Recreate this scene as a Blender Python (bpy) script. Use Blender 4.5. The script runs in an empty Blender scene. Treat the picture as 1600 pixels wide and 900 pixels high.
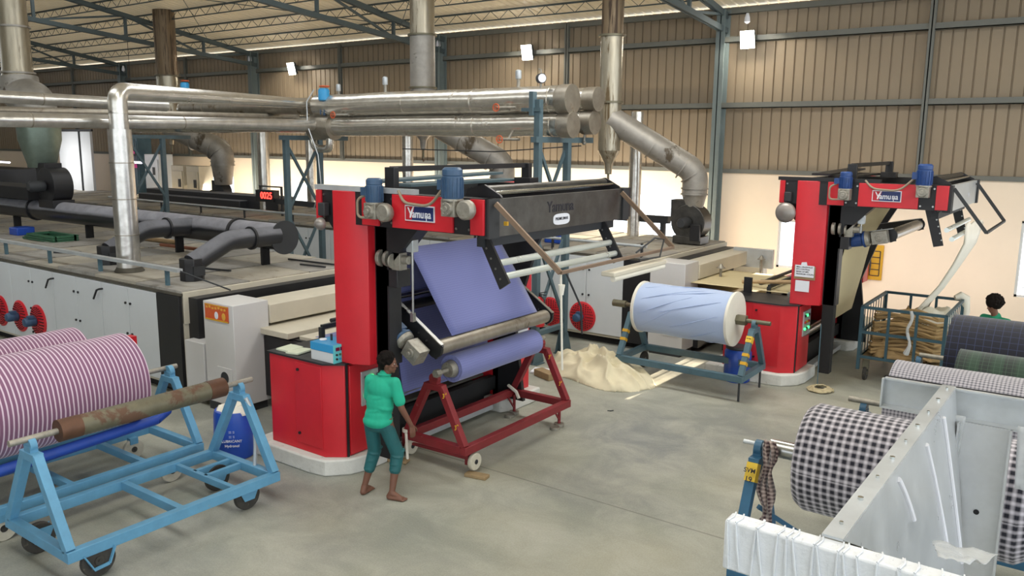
import bpy, bmesh, math, random
from mathutils import Vector, Matrix, noise
random.seed(7)
S = bpy.context.scene
COL = S.collection
PI = math.pi
V = Vector

# ------------------------------------------------------------------ camera
H = 3.9
cam_d = bpy.data.cameras.new('camera'); cam = bpy.data.objects.new('camera', cam_d); COL.objects.link(cam)
cam_d.sensor_width = 36; cam_d.lens = 36*1284.5/1600; cam_d.clip_end = 300; cam_d.clip_start = .05
_p, _y, _r = math.radians(10.05), math.radians(-35.74), math.radians(.574)
_F = V((math.sin(_y)*math.cos(_p), math.cos(_y)*math.cos(_p), -math.sin(_p)))
_R = V((math.cos(_y), -math.sin(_y), 0)); _U = _R.cross(_F)
_r1 = _R*math.cos(_r)+_U*math.sin(_r); _u1 = -_R*math.sin(_r)+_U*math.cos(_r)
cam.matrix_world = Matrix(((_r1.x, _u1.x, -_F.x, 0), (_r1.y, _u1.y, -_F.y, 0), (_r1.z, _u1.z, -_F.z, H), (0, 0, 0, 1)))
S.camera = cam
S.view_settings.view_transform = 'Standard'; S.view_settings.look = 'None'
S.view_settings.gamma = 1; S.view_settings.use_curve_mapping = False
S.view_settings.exposure = 0.0

# ------------------------------------------------------------------ world, sun, fill lamps
w = bpy.data.worlds.new('sky'); S.world = w; w.use_nodes = True
bgn = w.node_tree.nodes['Background']; bgn.inputs[0].default_value = (.86, .93, 1, 1); bgn.inputs[1].default_value = 2.8
def lamp(name, typ, loc, energy, color=(1, 1, 1), rot=(0, 0, 0), size=None, sy=None, **k):
    l = bpy.data.lights.new(name, typ); l.energy = energy; l.color = color
    if typ == 'AREA':
        l.size = size
        if sy: l.shape = 'RECTANGLE'; l.size_y = sy
    elif size: l.shadow_soft_size = size
    o = bpy.data.objects.new(name, l); COL.objects.link(o); o.location = loc; o.rotation_euler = rot
    return o
sun = lamp('sun', 'SUN', (0, 30, 10), 34, (1, .84, .6))
sun.data.angle = .009
sun.rotation_euler = V((-.02, -1, -.16)).to_track_quat('-Z', 'Y').to_euler()
# overhead fill lamps added under the roof, no real openings there
for nm, x, y, e, sx, sy in (('roof_fill', -4, 3, 560, 10, 3), ('roof_fill', -16, 3, 380, 10, 3), ('roof_fill', -30, 4, 120, 12, 3), ('roof_fill', 1.5, 11, 280, 6, 4), ('roof_fill', -5.5, 11.8, 340, 4, 1.6), ('roof_fill', -14, 11.4, 190, 9, 1.2), ('roof_fill', -28, 12.4, 60, 12, 1.2)):
    zz = 7.1+.16*(20-max(y, 0)) - .25
    lamp(nm, 'AREA', (x, y, zz), e, (1, .93, .8) if x > 0 else (1, .98, .93) if x > -10 else (.93, .97, 1), (0, 0, 0), sx, sy)

# fill lamps added in the aisle to brighten the masonry
for x, e, sx in ((-23.5, 190, 8), (-13.8, 300, 9.5)):
    lamp('aisle_fill', 'AREA', (x, 18.3, 2.0), e, (1, .9, .76), (math.radians(76), 0, 0), sx, .5)
lamp('aisle_fill', 'AREA', (-4.8, 18.6, 1.2), 26, (1, .84, .76), (math.radians(88), 0, 0), 7, .5)

# ------------------------------------------------------------------ materials
def lin(h):
    h = h.lstrip('#'); o = []
    for i in (0, 2, 4):
        c = int(h[i:i+2], 16)/255; o.append(c/12.92 if c <= .04045 else ((c+.055)/1.055)**2.4)
    return (*o, 1)
class NT:
    def __init__(s, name):
        s.m = bpy.data.materials.new(name); s.m.use_nodes = True; s.t = s.m.node_tree; s.n = s.t.nodes; s.l = s.t.links
        s.b = s.n['Principled BSDF']
    def new(s, typ, **k):
        n = s.n.new(typ)
        for a, b in k.items(): setattr(n, a, b)
        return n
    def link(s, a, b): s.l.new(a, b)
    def math(s, op, a, b=None, clamp=False):
        n = s.new('ShaderNodeMath', operation=op, use_clamp=clamp)
        for i, v in enumerate((a, b)):
            if v is None: continue
            if isinstance(v, (int, float)): n.inputs[i].default_value = v
            else: s.link(v, n.inputs[i])
        return n.outputs[0]
    def mix(s, f, a, b, mode='MIX'):
        n = s.new('ShaderNodeMix', data_type='RGBA', blend_type=mode)
        if isinstance(f, (int, float)): n.inputs[0].default_value = f
        else: s.link(f, n.inputs[0])
        for i, v in ((6, a), (7, b)):
            if isinstance(v, tuple): n.inputs[i].default_value = v
            else: s.link(v, n.inputs[i])
        return n.outputs[2]
    def noise(s, scale, detail=4, rough=.6, vec=None, dist=0):
        n = s.new('ShaderNodeTexNoise'); n.inputs['Scale'].default_value = scale; n.inputs['Detail'].default_value = detail
        n.inputs['Roughness'].default_value = rough; n.inputs['Distortion'].default_value = dist
        s.link(vec if vec is not None else s.obj(), n.inputs['Vector'])
        return n.outputs['Fac']
    def obj(s):
        if not hasattr(s, '_o'): s._o = s.new('ShaderNodeTexCoord')
        return s._o.outputs['Object']
    def scaled(s, sc):
        n = s.new('ShaderNodeMapping'); n.inputs['Scale'].default_value = sc; s.link(s.obj(), n.inputs['Vector']); return n.outputs[0]
    def ramp(s, f, stops):
        n = s.new('ShaderNodeValToRGB'); e = n.color_ramp.elements
        e[0].position, e[0].color = stops[0][0], stops[0][1]; e[1].position, e[1].color = stops[-1][0], stops[-1][1]
        for p, c in stops[1:-1]: x = e.new(p); x.color = c
        s.link(f, n.inputs[0]); return n.outputs[0]
    def bump(s, h, st=.3, d=.01):
        n = s.new('ShaderNodeBump'); n.inputs['Strength'].default_value = st; n.inputs['Distance'].default_value = d
        s.link(h, n.inputs['Height']); s.link(n.outputs[0], s.b.inputs['Normal'])
M = {}
def mat(name, col, rough=.6, metal=0, var=.18, vs=3, bump=0, bs=30, dirt=None, dl=.55, emit=0, alpha=None, stretch=None):
    t = NT(name); c = lin(col)
    vec = t.scaled(stretch) if stretch else None
    f = t.noise(vs, 5, .65, vec)
    lo = tuple(x*(1-var) for x in c[:3])+(1,); hi = tuple(min(1, x*(1+var)) for x in c[:3])+(1,)
    col_o = t.ramp(f, [(.3, lo), (.7, hi)])
    if dirt:
        g = t.noise(vs*2.3, 6, .7, vec); fac = t.ramp(g, [(dl, (0, 0, 0, 1)), (dl+.14, (1, 1, 1, 1))])
        col_o = t.mix(fac, col_o, lin(dirt))
    t.link(col_o, t.b.inputs['Base Color'])
    t.b.inputs['Metallic'].default_value = metal
    r = t.math('ADD', t.math('MULTIPLY', f, .25), rough-.12, True); t.link(r, t.b.inputs['Roughness'])
    if bump: t.bump(t.noise(bs, 4, .6), bump, .01)
    if emit: t.b.inputs['Emission Color'].default_value = c; t.b.inputs['Emission Strength'].default_value = emit
    if alpha is not None: t.b.inputs['Alpha'].default_value = alpha
    M[name] = t.m; return t.m
mat('red', 'c4222d', .38, var=.1, vs=1.6)
mat('red_dark', '7a2026', .5, var=.18, vs=4, dirt='9a7a70', dl=.66)
mat('black', '1c1c1f', .45, var=.25)
mat('black_matt', '141416', .8, var=.3)
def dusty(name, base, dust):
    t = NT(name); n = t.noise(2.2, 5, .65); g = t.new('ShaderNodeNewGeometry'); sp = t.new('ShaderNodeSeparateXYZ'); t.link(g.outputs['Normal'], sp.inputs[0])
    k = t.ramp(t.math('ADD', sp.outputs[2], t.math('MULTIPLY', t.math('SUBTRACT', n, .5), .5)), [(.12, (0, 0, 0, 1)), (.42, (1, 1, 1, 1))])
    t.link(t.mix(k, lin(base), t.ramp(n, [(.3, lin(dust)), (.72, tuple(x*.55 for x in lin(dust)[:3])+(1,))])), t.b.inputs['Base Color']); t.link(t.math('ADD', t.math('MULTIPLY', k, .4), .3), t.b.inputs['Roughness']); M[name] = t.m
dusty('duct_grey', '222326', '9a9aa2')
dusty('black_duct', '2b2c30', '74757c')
mat('charcoal', '2b2d30', .6, var=.2)
mat('steel', 'a9a9a6', .3, 1, var=.12, vs=6)
mat('steel_dark', '5e5d5b', .38, .9, var=.25, vs=5)
mat('bright_tube', 'dfe6e2', .3, .55, var=.04)
mat('chrome', 'd4d8d6', .14, 1, var=.05)
mat('gear_metal', '9a968c', .5, .6, var=.25, vs=14, dirt='6c5a48', dl=.6)
mat('motor_blue', '35506e', .45, var=.2, vs=8)
mat('motor_navy', '23427a', .42, var=.2, vs=8)
mat('blue_paint', '5b93b5', .48, var=.12, vs=4, dirt='7d8f97', dl=.64)
mat('slate_paint', '4a6672', .5, var=.15, vs=4, dirt='6d7c80', dl=.62)
mat('teal_steel', '4c6068', .5, var=.15, vs=3)
mat('girt_grey', '6b6d68', .6, var=.1, vs=2)
mat('column_grey', '6c7879', .55, var=.1, vs=2)
mat('truss_paint', '475356', .6, var=.12, vs=2)
mat('cream', 'c6bfae', .55, var=.08, vs=1.2, dirt='9c9180', dl=.66)
mat('white_panel', 'c8cccf', .42, var=.04, vs=1.2)
mat('white_cabinet', 'cbcac9', .42, var=.04, vs=1)
mat('oven_top', '8f8c86', .75, var=.3, vs=1.1, dirt='5f594f', dl=.56)
mat('oven_top_b', 'a09a8d', .75, var=.25, vs=1.1, dirt='6f6452', dl=.56)
mat('grime', '4a463d', .85, var=.3)
mat('galvanised', 'bfc4c8', .36, .45, var=.12, vs=3)
mat('galv_wrap', 'c2c5c8', .3, .5, var=.1, vs=3)
mat('white_film', 'dfe3e8', .3, var=.04, vs=2, bump=.8, bs=14, stretch=(14, 3, 2))
mat('concrete_white', 'c9c9c4', .85, var=.1, vs=5, dirt='8d897d', dl=.6, bump=.5, bs=18)
mat('rubber', '35332f', .8, var=.3, vs=8, dirt='6b6254', dl=.6)
mat('wheel_cream', 'bdb8a8', .6, var=.15, vs=9)
mat('yellow', 'c99b22', .55, var=.08)
mat('yellow_sticker', 'd8b53a', .5, var=.06)
mat('paper', 'd8dae2', .8, var=.03)
mat('paper_green', 'c9d0bb', .8, var=.05)
mat('ink', '26242c', .7, var=0)
mat('logo_white', 'dcdde4', .5, var=0)
mat('logo_navy', '1c2c62', .4, var=0)
mat('logo_red', 'b0202e', .4, var=0)
mat('orange', 'c9562a', .5, var=.1)
mat('gold', 'd9a441', .5, var=.1)
mat('panel_blue', '2f8fc4', .4, var=.05)
mat('panel_navy', '1d2f86', .4, var=.05)
mat('panel_aqua', '5fc0c4', .4, var=.05)
mat('display_red', '5a1030', .3, var=0, emit=.15)
mat('drum_blue', '1c48a8', .35, var=.08)
mat('pipe_blue', '20449a', .4, var=.15, vs=5, dirt='3a4a70', dl=.62)
mat('wood', '8d7858', .8, var=.2, vs=9)
mat('rod_wood', 'b79a74', .7, var=.15, vs=5)
mat('strut_brown_light', '8f8270', .7, var=.1)
mat('copper', 'a96a4c', .4, .5, var=.1)
mat('bell_grey', '8b8580', .4, .5, var=.1)
mat('skin', '6a4636', .55, var=.06, vs=8)
mat('hair', '15110f', .75, var=.3, vs=60, bump=1.0, bs=70)
mat('shirt', '17a283', .8, var=.08, vs=7, bump=.35, bs=14)
mat('shirt_dark', '13805f', .8, var=.08, vs=7, bump=.35, bs=14)
mat('trousers', '17585c', .6, var=.14, vs=9, bump=.5, bs=16)
mat('cloth_cream', 'd0c7ab', .9, var=.06, vs=4, bump=.25, bs=9)
mat('cloth_brown', 'a3875e', .9, var=.22, vs=3, bump=.3, bs=9, stretch=(1, 1, 9))
mat('strip_white', 'f2ece0', .85, var=.03, vs=4)
mat('cloth_white', 'd9d5c9', .85, var=.04, vs=4, bump=.3, bs=12)
mat('web_cream', 'cbbd96', .85, var=.04, vs=2)
mat('web_purple', '6f74a8', .8, var=.05, vs=1.4)
mat('green_plastic', '2f5f45', .5, var=.2)
mat('rope', 'b1a585', .9, var=.2, vs=20)
mat('eye_white', '8c7c72', .4, var=0)
mat('trans_film', 'cfd3d6', .25, var=.05, vs=5, bump=1.0, bs=9, alpha=.6)
mat('roof_sheet', 'cfc3aa', .6, var=.08, vs=.5)
_t = M['roof_sheet'].node_tree; _tr = _t.nodes.new('ShaderNodeBsdfTranslucent'); _tr.inputs[0].default_value = lin('d8cdb4'); _mx = _t.nodes.new('ShaderNodeMixShader'); _mx.inputs[0].default_value = .035
_out = _t.nodes['Material Output']; _t.links.new(_t.nodes['Principled BSDF'].outputs[0], _mx.inputs[1]); _t.links.new(_tr.outputs[0], _mx.inputs[2]); _t.links.new(_mx.outputs[0], _out.inputs[0])
mat('cladding', '93846f', .62, var=.06, vs=.5)
mat('wall_cream', 'efdfcb', .85, var=.03, vs=.8, dirt='cdbba8', dl=.76)
mat('fluor', 'f2f0e6', .4, var=0, emit=.6)
def emis(name, col, st):
    t = NT(name); t.b.inputs['Base Color'].default_value = lin(col); t.b.inputs['Emission Color'].default_value = lin(col); t.b.inputs['Emission Strength'].default_value = st
    M[name] = t.m
emis('flood_face', 'fffaf0', 40); emis('led_red', 'ff3a30', 5); emis('tube_lit', 'f0eaff', 9); emis('led_green', '40ff80', 3)

def stained_metal(name, base, stain, dl, rough=.3, sc=2.2, metal=.85, stretch=(1, 1, 1)):
    t = NT(name); v = t.scaled(stretch)
    f = t.noise(sc, 6, .65, v, .4); g = t.noise(sc*3, 5, .6, v)
    c = lin(base); a = t.ramp(g, [(.3, tuple(x*.82 for x in c[:3])+(1,)), (.7, tuple(min(1, x*1.12) for x in c[:3])+(1,))])
    fac = t.ramp(f, [(dl, (0, 0, 0, 1)), (dl+.07, (1, 1, 1, 1))])
    t.link(t.mix(fac, a, lin(stain)), t.b.inputs['Base Color'])
    t.link(t.math('SUBTRACT', metal, t.math('MULTIPLY', fac, .5), True), t.b.inputs['Metallic'])
    t.link(t.math('ADD', t.math('MULTIPLY', fac, .35), rough), t.b.inputs['Roughness'])
    t.bump(t.noise(3.5, 2, .5), .25, .03)
    M[name] = t.m
stained_metal('foil', 'd0ccc3', '6f5a40', .64, .27)
stained_metal('foil_clean', 'c9c6c0', '9a958a', .7, .28)
stained_metal('foil_matt', 'a39c90', '6d604e', .6, .45)
stained_metal('stack_metal', 'a69e8c', '5c4c32', .56, .34, 1.6, .75, (3, 3, .35))
stained_metal('stack_rust', '77664f', '44362a', .5, .5, 2, .4, (5, 5, .3))
stained_metal('duct_galv', '9a968f', '4e4436', .6, .5, 1.4, .5)
stained_metal('duct_green', '7c8a80', '5d564a', .7, .42, 1.4, .6)
stained_metal('rust_pipe', '6e6a58', '5f4636', .52, .48, 2.5, .45)
mat('collar_brown', '5e4232', .5, .4, var=.2, vs=8)

def floor_mat():
    t = NT('floor_concrete')
    a = t.noise(.33, 4, .55); b = t.noise(1.4, 7, .7, dist=.5); c = t.noise(60, 3, .7)
    s = t.noise(1.0, 5, .6, t.scaled((.25, 1.6, 1)))
    col = t.ramp(a, [(.3, lin('6f7474')), (.5, lin('8a8d80')), (.7, lin('9d9a86'))])
    col = t.mix(t.ramp(b, [(.4, (0, 0, 0, 1)), (.75, (.8, .8, .8, 1))]), col, lin('b3b2a6'))
    col = t.mix(t.ramp(s, [(.52, (0, 0, 0, 1)), (.72, (.5, .5, .5, 1))]), col, lin('76786f'))
    col = t.mix(.18, col, t.ramp(c, [(.3, lin('6a6a66')), (.7, lin('c0c0ba'))]))
    # casting joints
    sep = t.new('ShaderNodeSeparateXYZ'); t.link(t.obj(), sep.inputs[0])
    def joint(o, pos, wd): return t.math('LESS_THAN', t.math('ABSOLUTE', t.math('SUBTRACT', o, pos)), wd)
    j = t.math('MAXIMUM', joint(sep.outputs[1], 8.35, .012), joint(sep.outputs[0], -3.0+40, .01))
    col = t.mix(t.math('MULTIPLY', j, .5), col, lin('55564f'))
    t.link(col, t.b.inputs['Base Color'])
    t.link(t.math('ADD', t.math('MULTIPLY', b, .3), .42), t.b.inputs['Roughness'])
    t.bump(t.noise(25, 5, .6), .12, .01); M['floor'] = t.m
floor_mat()

def fabric(name, kind, c0, c1, p, c2=None, duty=.5, rough=.9):
    t = NT(name); uv = t.new('ShaderNodeUVMap'); uv.uv_map = 'cloth'; sp = t.new('ShaderNodeSeparateXYZ'); t.link(uv.outputs[0], sp.inputs[0])
    u, v = sp.outputs[0], sp.outputs[1]
    wob = t.math('MULTIPLY', t.math('SUBTRACT', t.noise(2.2, 3), .5), .02)
    u = t.math('ADD', u, wob); v = t.math('ADD', v, wob)
    def band(x, per, d, soft=.12):
        fr = t.math('FRACT', t.math('DIVIDE', x, per)); tri = t.math('ABSOLUTE', t.math('SUBTRACT', fr, .5))
        return t.ramp(tri, [(max(0, d/2-soft), (1, 1, 1, 1)), (d/2+soft, (0, 0, 0, 1))])
    if kind == 'stripe':
        f = band(v, p, duty, .04); col = t.mix(f, lin(c0), lin(c1))
    elif kind == 'check':
        f = t.math('MULTIPLY', t.math('ADD', band(u, p, duty), band(v, p, duty)), .5); col = t.mix(f, lin(c0), lin(c1))
    else:
        f = t.math('MAXIMUM', band(u, p, duty, .03), band(v, p, duty, .03)); col = t.mix(f, lin(c0), lin(c1))
        if c2:
            g = t.noise(3.5, 2); col = t.mix(t.ramp(t.math('FRACT', t.math('DIVIDE', v, p*4)), [(.4, (0, 0, 0, 1)), (.6, (1, 1, 1, 1))]), col, t.mix(f, lin(c2), lin(c1)))
    t.link(col, t.b.inputs['Base Color']); t.b.inputs['Roughness'].default_value = rough
    t.b.inputs['Sheen Weight'].default_value = .25
    M[name] = t.m
fabric('stripe_pink', 'stripe', '7c5470', 'd0bccb', .045, duty=.32)
fabric('check_navy', 'check', 'c9c4cc', '0b0c1e', .061, duty=.6)
fabric('check_grey', 'check', 'aca9b0', '4a4a55', .032, duty=.42)
fabric('grid_navy', 'grid', '0b0e20', '2c3658', .085, duty=.06)
fabric('grid_green', 'grid', '17241f', '3c5444', .055, 'xx' and '1f3829', duty=.06)
fabric('blue_cover', 'check', '9aacce', 'aebdd9', .02, duty=.5)
fabric('purple_cloth', 'check', '6a70a6', '767cb2', .03, duty=.5)
fabric('check_maroon', 'check', 'b5a39a', '351a22', .035, duty=.55)

M['hair'].node_tree.nodes['Principled BSDF'].inputs['Specular IOR Level'].default_value = .12
# ------------------------------------------------------------------ object helpers
def setp(o, label=None, cat=None, group=None, kind=None):
    if label: o['label'] = label
    if cat: o['category'] = cat
    if group: o['group'] = group
    if kind: o['kind'] = kind
    return o
def thing(name, base, label, cat, group=None, kind=None):
    o = bpy.data.objects.new(name, None); o.empty_display_size = .2; COL.objects.link(o); o.location = base
    return setp(o, label, cat, group, kind)
def worldloc(o):
    l = V((0, 0, 0))
    while o: l += V(o.location); o = o.parent
    return l
def ortho(d):
    d = V(d).normalized(); a = V((0, 0, 1)) if abs(d.z) < .9 else V((1, 0, 0))
    x = d.cross(a).normalized(); return x, d.cross(x).normalized()
def fillet(pts, rad, n=6):
    pts = [V(p) for p in pts]; out = [pts[0]]
    for i in range(1, len(pts)-1):
        a, b, c = pts[i-1], pts[i], pts[i+1]; d0 = (a-b); d1 = (c-b); L = min(rad, d0.length*.48, d1.length*.48); p = b+d0.normalized()*L; q = b+d1.normalized()*L
        for k in range(n+1): t = k/n; out.append(p*(1-t)**2+b*2*t*(1-t)+q*t*t)
    out.append(pts[-1]); return out
class MB:
    def __init__(s): s.b = bmesh.new(); s.uv = None; s.mi = 0
    def face(s, vs):
        try:
            f = s.b.faces.new(vs); f.material_index = s.mi; return f
        except ValueError: return None
    def hexa(s, P):
        v = [s.b.verts.new(p) for p in P]
        for q in ((0, 3, 2, 1), (4, 5, 6, 7), (0, 1, 5, 4), (1, 2, 6, 5), (2, 3, 7, 6), (3, 0, 4, 7)): s.face([v[i] for i in q])
        return s
    def box(s, x0, x1, y0, y1, z0, z1):
        return s.hexa([(x0, y0, z0), (x1, y0, z0), (x1, y1, z0), (x0, y1, z0), (x0, y0, z1), (x1, y0, z1), (x1, y1, z1), (x0, y1, z1)])
    def cbox(s, c, sz, rz=0, ry=0, rx=0):
        m = Matrix.Translation(c) @ Matrix.Rotation(rz, 4, 'Z') @ Matrix.Rotation(ry, 4, 'Y') @ Matrix.Rotation(rx, 4, 'X')
        h = V(sz)/2; P = [m @ V((a*h.x, b*h.y, c_*h.z)) for c_ in (-1, 1) for a, b in ((-1, -1), (1, -1), (1, 1), (-1, 1))]
        return s.hexa(P)
    def bar(s, p0, p1, w, h=None, up=(0, 0, 1)):
        h = h or w; p0, p1 = V(p0), V(p1); d = (p1-p0).normalized(); u = V(up)
        if abs(d.dot(u)) > .98: u = V((0, 1, 0))
        x = d.cross(u).normalized(); u = x.cross(d)
        P = [p+x*a*w/2+u*b*h/2 for p in (p0, p1) for a, b in ((-1, -1), (1, -1), (1, 1), (-1, 1))]
        return s.hexa(P)
    def cyl(s, p0, p1, r0, r1=None, n=20, c0=True, c1=True):
        r1 = r0 if r1 is None else r1; p0, p1 = V(p0), V(p1); x, y = ortho(p1-p0)
        A = []; B = []
        for i in range(n):
            a = 2*PI*i/n; q = x*math.cos(a)+y*math.sin(a); A.append(s.b.verts.new(p0+q*r0)); B.append(s.b.verts.new(p1+q*r1))
        for i in range(n): s.face([A[i], A[(i+1) % n], B[(i+1) % n], B[i]])
        if c0: s.face(A[::-1])
        if c1: s.face(B)
        return s
    def tube(s, pts, r, n=14, cap=True):
        pts = [V(p) for p in pts]; rs = r if isinstance(r, (list, tuple)) else [r]*len(pts)
        d0 = (pts[1]-pts[0]).normalized(); x, y = ortho(d0); rings = []
        for i, p in enumerate(pts):
            if i == 0: d = d0
            elif i == len(pts)-1: d = (pts[-1]-pts[-2]).normalized()
            else: d = ((pts[i]-pts[i-1]).normalized()+(pts[i+1]-pts[i]).normalized()).normalized()
            x = (x-d*x.dot(d)).normalized(); y = d.cross(x)
            k = 1.0
            if 0 < i < len(pts)-1:
                c = (pts[i]-pts[i-1]).normalized().dot(d); k = 1/max(.6, c)
            rings.append([s.b.verts.new(p+(x*math.cos(2*PI*j/n)+y*math.sin(2*PI*j/n))*rs[i]*(k if k < 1.15 else 1.08)) for j in range(n)])
        for A, B in zip(rings, rings[1:]):
            for j in range(n): s.face([A[j], A[(j+1) % n], B[(j+1) % n], B[j]])
        if cap: s.face(rings[0][::-1]); s.face(rings[-1])
        return s
    def prism(s, poly, ax, a0, a1):
        def pt(p, a): return {'z': (p[0], p[1], a), 'y': (p[0], a, p[1]), 'x': (a, p[0], p[1])}[ax]
        A = [s.b.verts.new(pt(p, a0)) for p in poly]; B = [s.b.verts.new(pt(p, a1)) for p in poly]; n = len(poly)
        for i in range(n): s.face([A[i], A[(i+1) % n], B[(i+1) % n], B[i]])
        s.face(A[::-1]); s.face(B); return s
    def lathe(s, prof, p0, d=(0, 0, 1), n=24):
        p0 = V(p0); d = V(d).normalized(); x, y = ortho(d); rings = []
        for r, h in prof:
            rings.append([s.b.verts.new(p0+d*h+(x*math.cos(2*PI*j/n)+y*math.sin(2*PI*j/n))*max(r, .0005)) for j in range(n)])
        for A, B in zip(rings, rings[1:]):
            for j in range(n): s.face([A[j], A[(j+1) % n], B[(j+1) % n], B[j]])
        s.face(rings[0][::-1]); s.face(rings[-1]); return s
    def ell(s, c, r, rot=None, n=14):
        c = V(c); r = (r, r, r) if isinstance(r, (int, float)) else r
        m = Matrix.Translation(c) @ (rot.to_4x4() if rot else Matrix()) @ Matrix.Diagonal((*r, 1))
        bmesh.ops.create_uvsphere(s.b, u_segments=n, v_segments=max(6, n*2//3), radius=1, matrix=m); return s
    def cap(s, p0, p1, r0, r1=None, n=12):
        r1 = r0 if r1 is None else r1
        s.cyl(p0, p1, r0, r1, n); s.ell(p0, r0, n=n); s.ell(p1, r1, n=n); return s
    def build(s, name, m, parent=None, smooth=None, bevel=0, extra=(), rem=0, wob=0):
        bmesh.ops.recalc_face_normals(s.b, faces=s.b.faces)
        if parent is None:
            cs = [v.co for v in s.b.verts]
            off = V((sum(c.x for c in cs)/len(cs), sum(c.y for c in cs)/len(cs), min(c.z for c in cs)))
        else: off = worldloc(parent)
        if wob:
            for v in s.b.verts: v.co += V(noise.noise_vector(v.co*1.5))*wob
        for v in s.b.verts: v.co -= off
        me = bpy.data.meshes.new(name); s.b.to_mesh(me); s.b.free()
        me.materials.append(M[m] if isinstance(m, str) else m)
        for e in extra: me.materials.append(M[e])
        o = bpy.data.objects.new(name, me); COL.objects.link(o)
        if parent is not None: o.parent = parent
        else: o.location = off
        if rem:
            md = o.modifiers.new('remesh', 'REMESH'); md.mode = 'VOXEL'; md.voxel_size = rem; md.use_smooth_shade = True
            sm = o.modifiers.new('smooth', 'SMOOTH'); sm.iterations = 4; sm.factor = .5
            return o
        if bevel:
            md = o.modifiers.new('bevel', 'BEVEL'); md.width = bevel; md.segments = 2; md.limit_method = 'ANGLE'; md.angle_limit = .7
        if smooth is not False:
            for p in me.polygons: p.use_smooth = True
            me.set_sharp_from_angle(angle=math.radians(smooth or 38))
        return o
def part(name, mb, m, parent, **k): return mb.build(name, m, parent, **k)
def txt(name, body, size, mtx, m, parent, depth=.002, font_shear=0, align='CENTER', sx=1):
    cu = bpy.data.curves.new(name, 'FONT'); cu.body = body; cu.size = size; cu.extrude = depth; cu.align_x = align; cu.align_y = 'CENTER'; cu.offset = size*.012
    cu.shear = font_shear
    t = bpy.data.objects.new(name, cu); COL.objects.link(t)
    dg = bpy.context.evaluated_depsgraph_get(); me = bpy.data.meshes.new_from_object(t.evaluated_get(dg))
    bpy.data.objects.remove(t); bpy.data.curves.remove(cu)
    off = worldloc(parent) if parent else V((0, 0, 0))
    me.transform(Matrix.Translation(-off) @ mtx @ Matrix.Diagonal((sx, 1, 1, 1)))
    me.materials.clear(); me.materials.append(M[m])
    o = bpy.data.objects.new(name, me); COL.objects.link(o)
    if parent: o.parent = parent
    return o
def frame(p, xd, yd):
    x = V(xd).normalized(); y = V(yd).normalized(); z = x.cross(y)
    return Matrix(((x.x, y.x, z.x, p[0]), (x.y, y.y, z.y, p[1]), (x.z, y.z, z.z, p[2]), (0, 0, 0, 1)))
FN = lambda x, y, z: frame((x, y, z), (1, 0, 0), (0, 0, 1))     # facing -Y
FX = lambda x, y, z: frame((x, y, z), (0, 1, 0), (0, 0, 1))     # facing +X
def roll(name, p0, p1, r, m, parent, end='cloth_cream', n=72, na=26, lump=.006, taper=0, edge=.0):
    """a wound roll with cloth UVs in metres and spiral ends"""
    mb = MB(); p0, p1 = V(p0), V(p1); d = (p1-p0); L = d.length; d.normalize(); x, y = ortho(d)
    uvl = mb.b.loops.layers.uv.new('cloth'); rings = []
    for i in range(na+1):
        t = i/na; row = []
        for j in range(n):
            a = 2*PI*j/n; q = x*math.cos(a)+y*math.sin(a); e = min(t, 1-t)*L
            rr = r*(1+lump*noise.noise(V((t*5, math.cos(a)*2, math.sin(a)*2+r*9)))*2)-edge*max(0, 1-e/.05)**2
            row.append(mb.b.verts.new(p0+d*L*t+q*rr))
        rings.append(row)
    for i in range(na):
        for j in range(n):
            f = mb.face([rings[i][j], rings[i][(j+1) % n], rings[i+1][(j+1) % n], rings[i+1][j]])
            for lp, (ii, jj) in zip(f.loops, ((i, j), (i, j+1), (i+1, j+1), (i+1, j))): lp[uvl].uv = (jj/n*2*PI*r, ii/na*L)
    # ends: stepped rings (layers)
    for sgn, row, p in ((-1, rings[0], p0), (1, rings[-1], p1)):
        prev = row; k = 9
        for s_ in range(1, k+1):
            rr = r*(1-s_/k*.82); o = sgn*(.004 if s_ % 2 else -.003)
            cur = [mb.b.verts.new(p+d*(o-sgn*.012*s_/k)+(x*math.cos(2*PI*j/n)+y*math.sin(2*PI*j/n))*rr) for j in range(n)]
            for j in range(n):
                mb.mi = 1; f = mb.face([prev[j], prev[(j+1) % n], cur[(j+1) % n], cur[j]])
                for lp in f.loops: lp[uvl].uv = (s_*.01, j*.02)
            prev = cur
        mb.face(prev)
    mb.mi = 0
    return mb.build(name, m, parent, extra=(end,))
def spiral_wheel(parent, c, r, w, axis='x', tyre='rubber', hub='steel_dark', name='wheel'):
    c = V(c); d = V((1, 0, 0)) if axis == 'x' else V((0, 1, 0))
    m = MB(); m.lathe([(r*.72, -w/2), (r*.95, -w/2), (r, -w*.35), (r, w*.35), (r*.95, w/2), (r*.72, w/2)], c, d, 28)
    t = m.build(name, tyre, parent)
    h = MB(); h.lathe([(r*.7, -w*.42), (r*.7, w*.42)], c, d, 24); h.lathe([(r*.28, -w*.62), (r*.28, w*.62)], c, d, 14); h.cyl(c-d*w*.8, c+d*w*.8, r*.1, n=8)
    h.build('hub', hub, t); return t

# ================================================================== THE BUILDING
st = dict(kind='structure')
m = MB(); m.box(-54, 12, -22, 20.3, -.2, 0); setp(m.build('floor', 'floor', smooth=False), **st)
RZ = lambda y: 7.24+.16*(20-y) if y >= 0 else 7.24+.16*(20+y)
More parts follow.
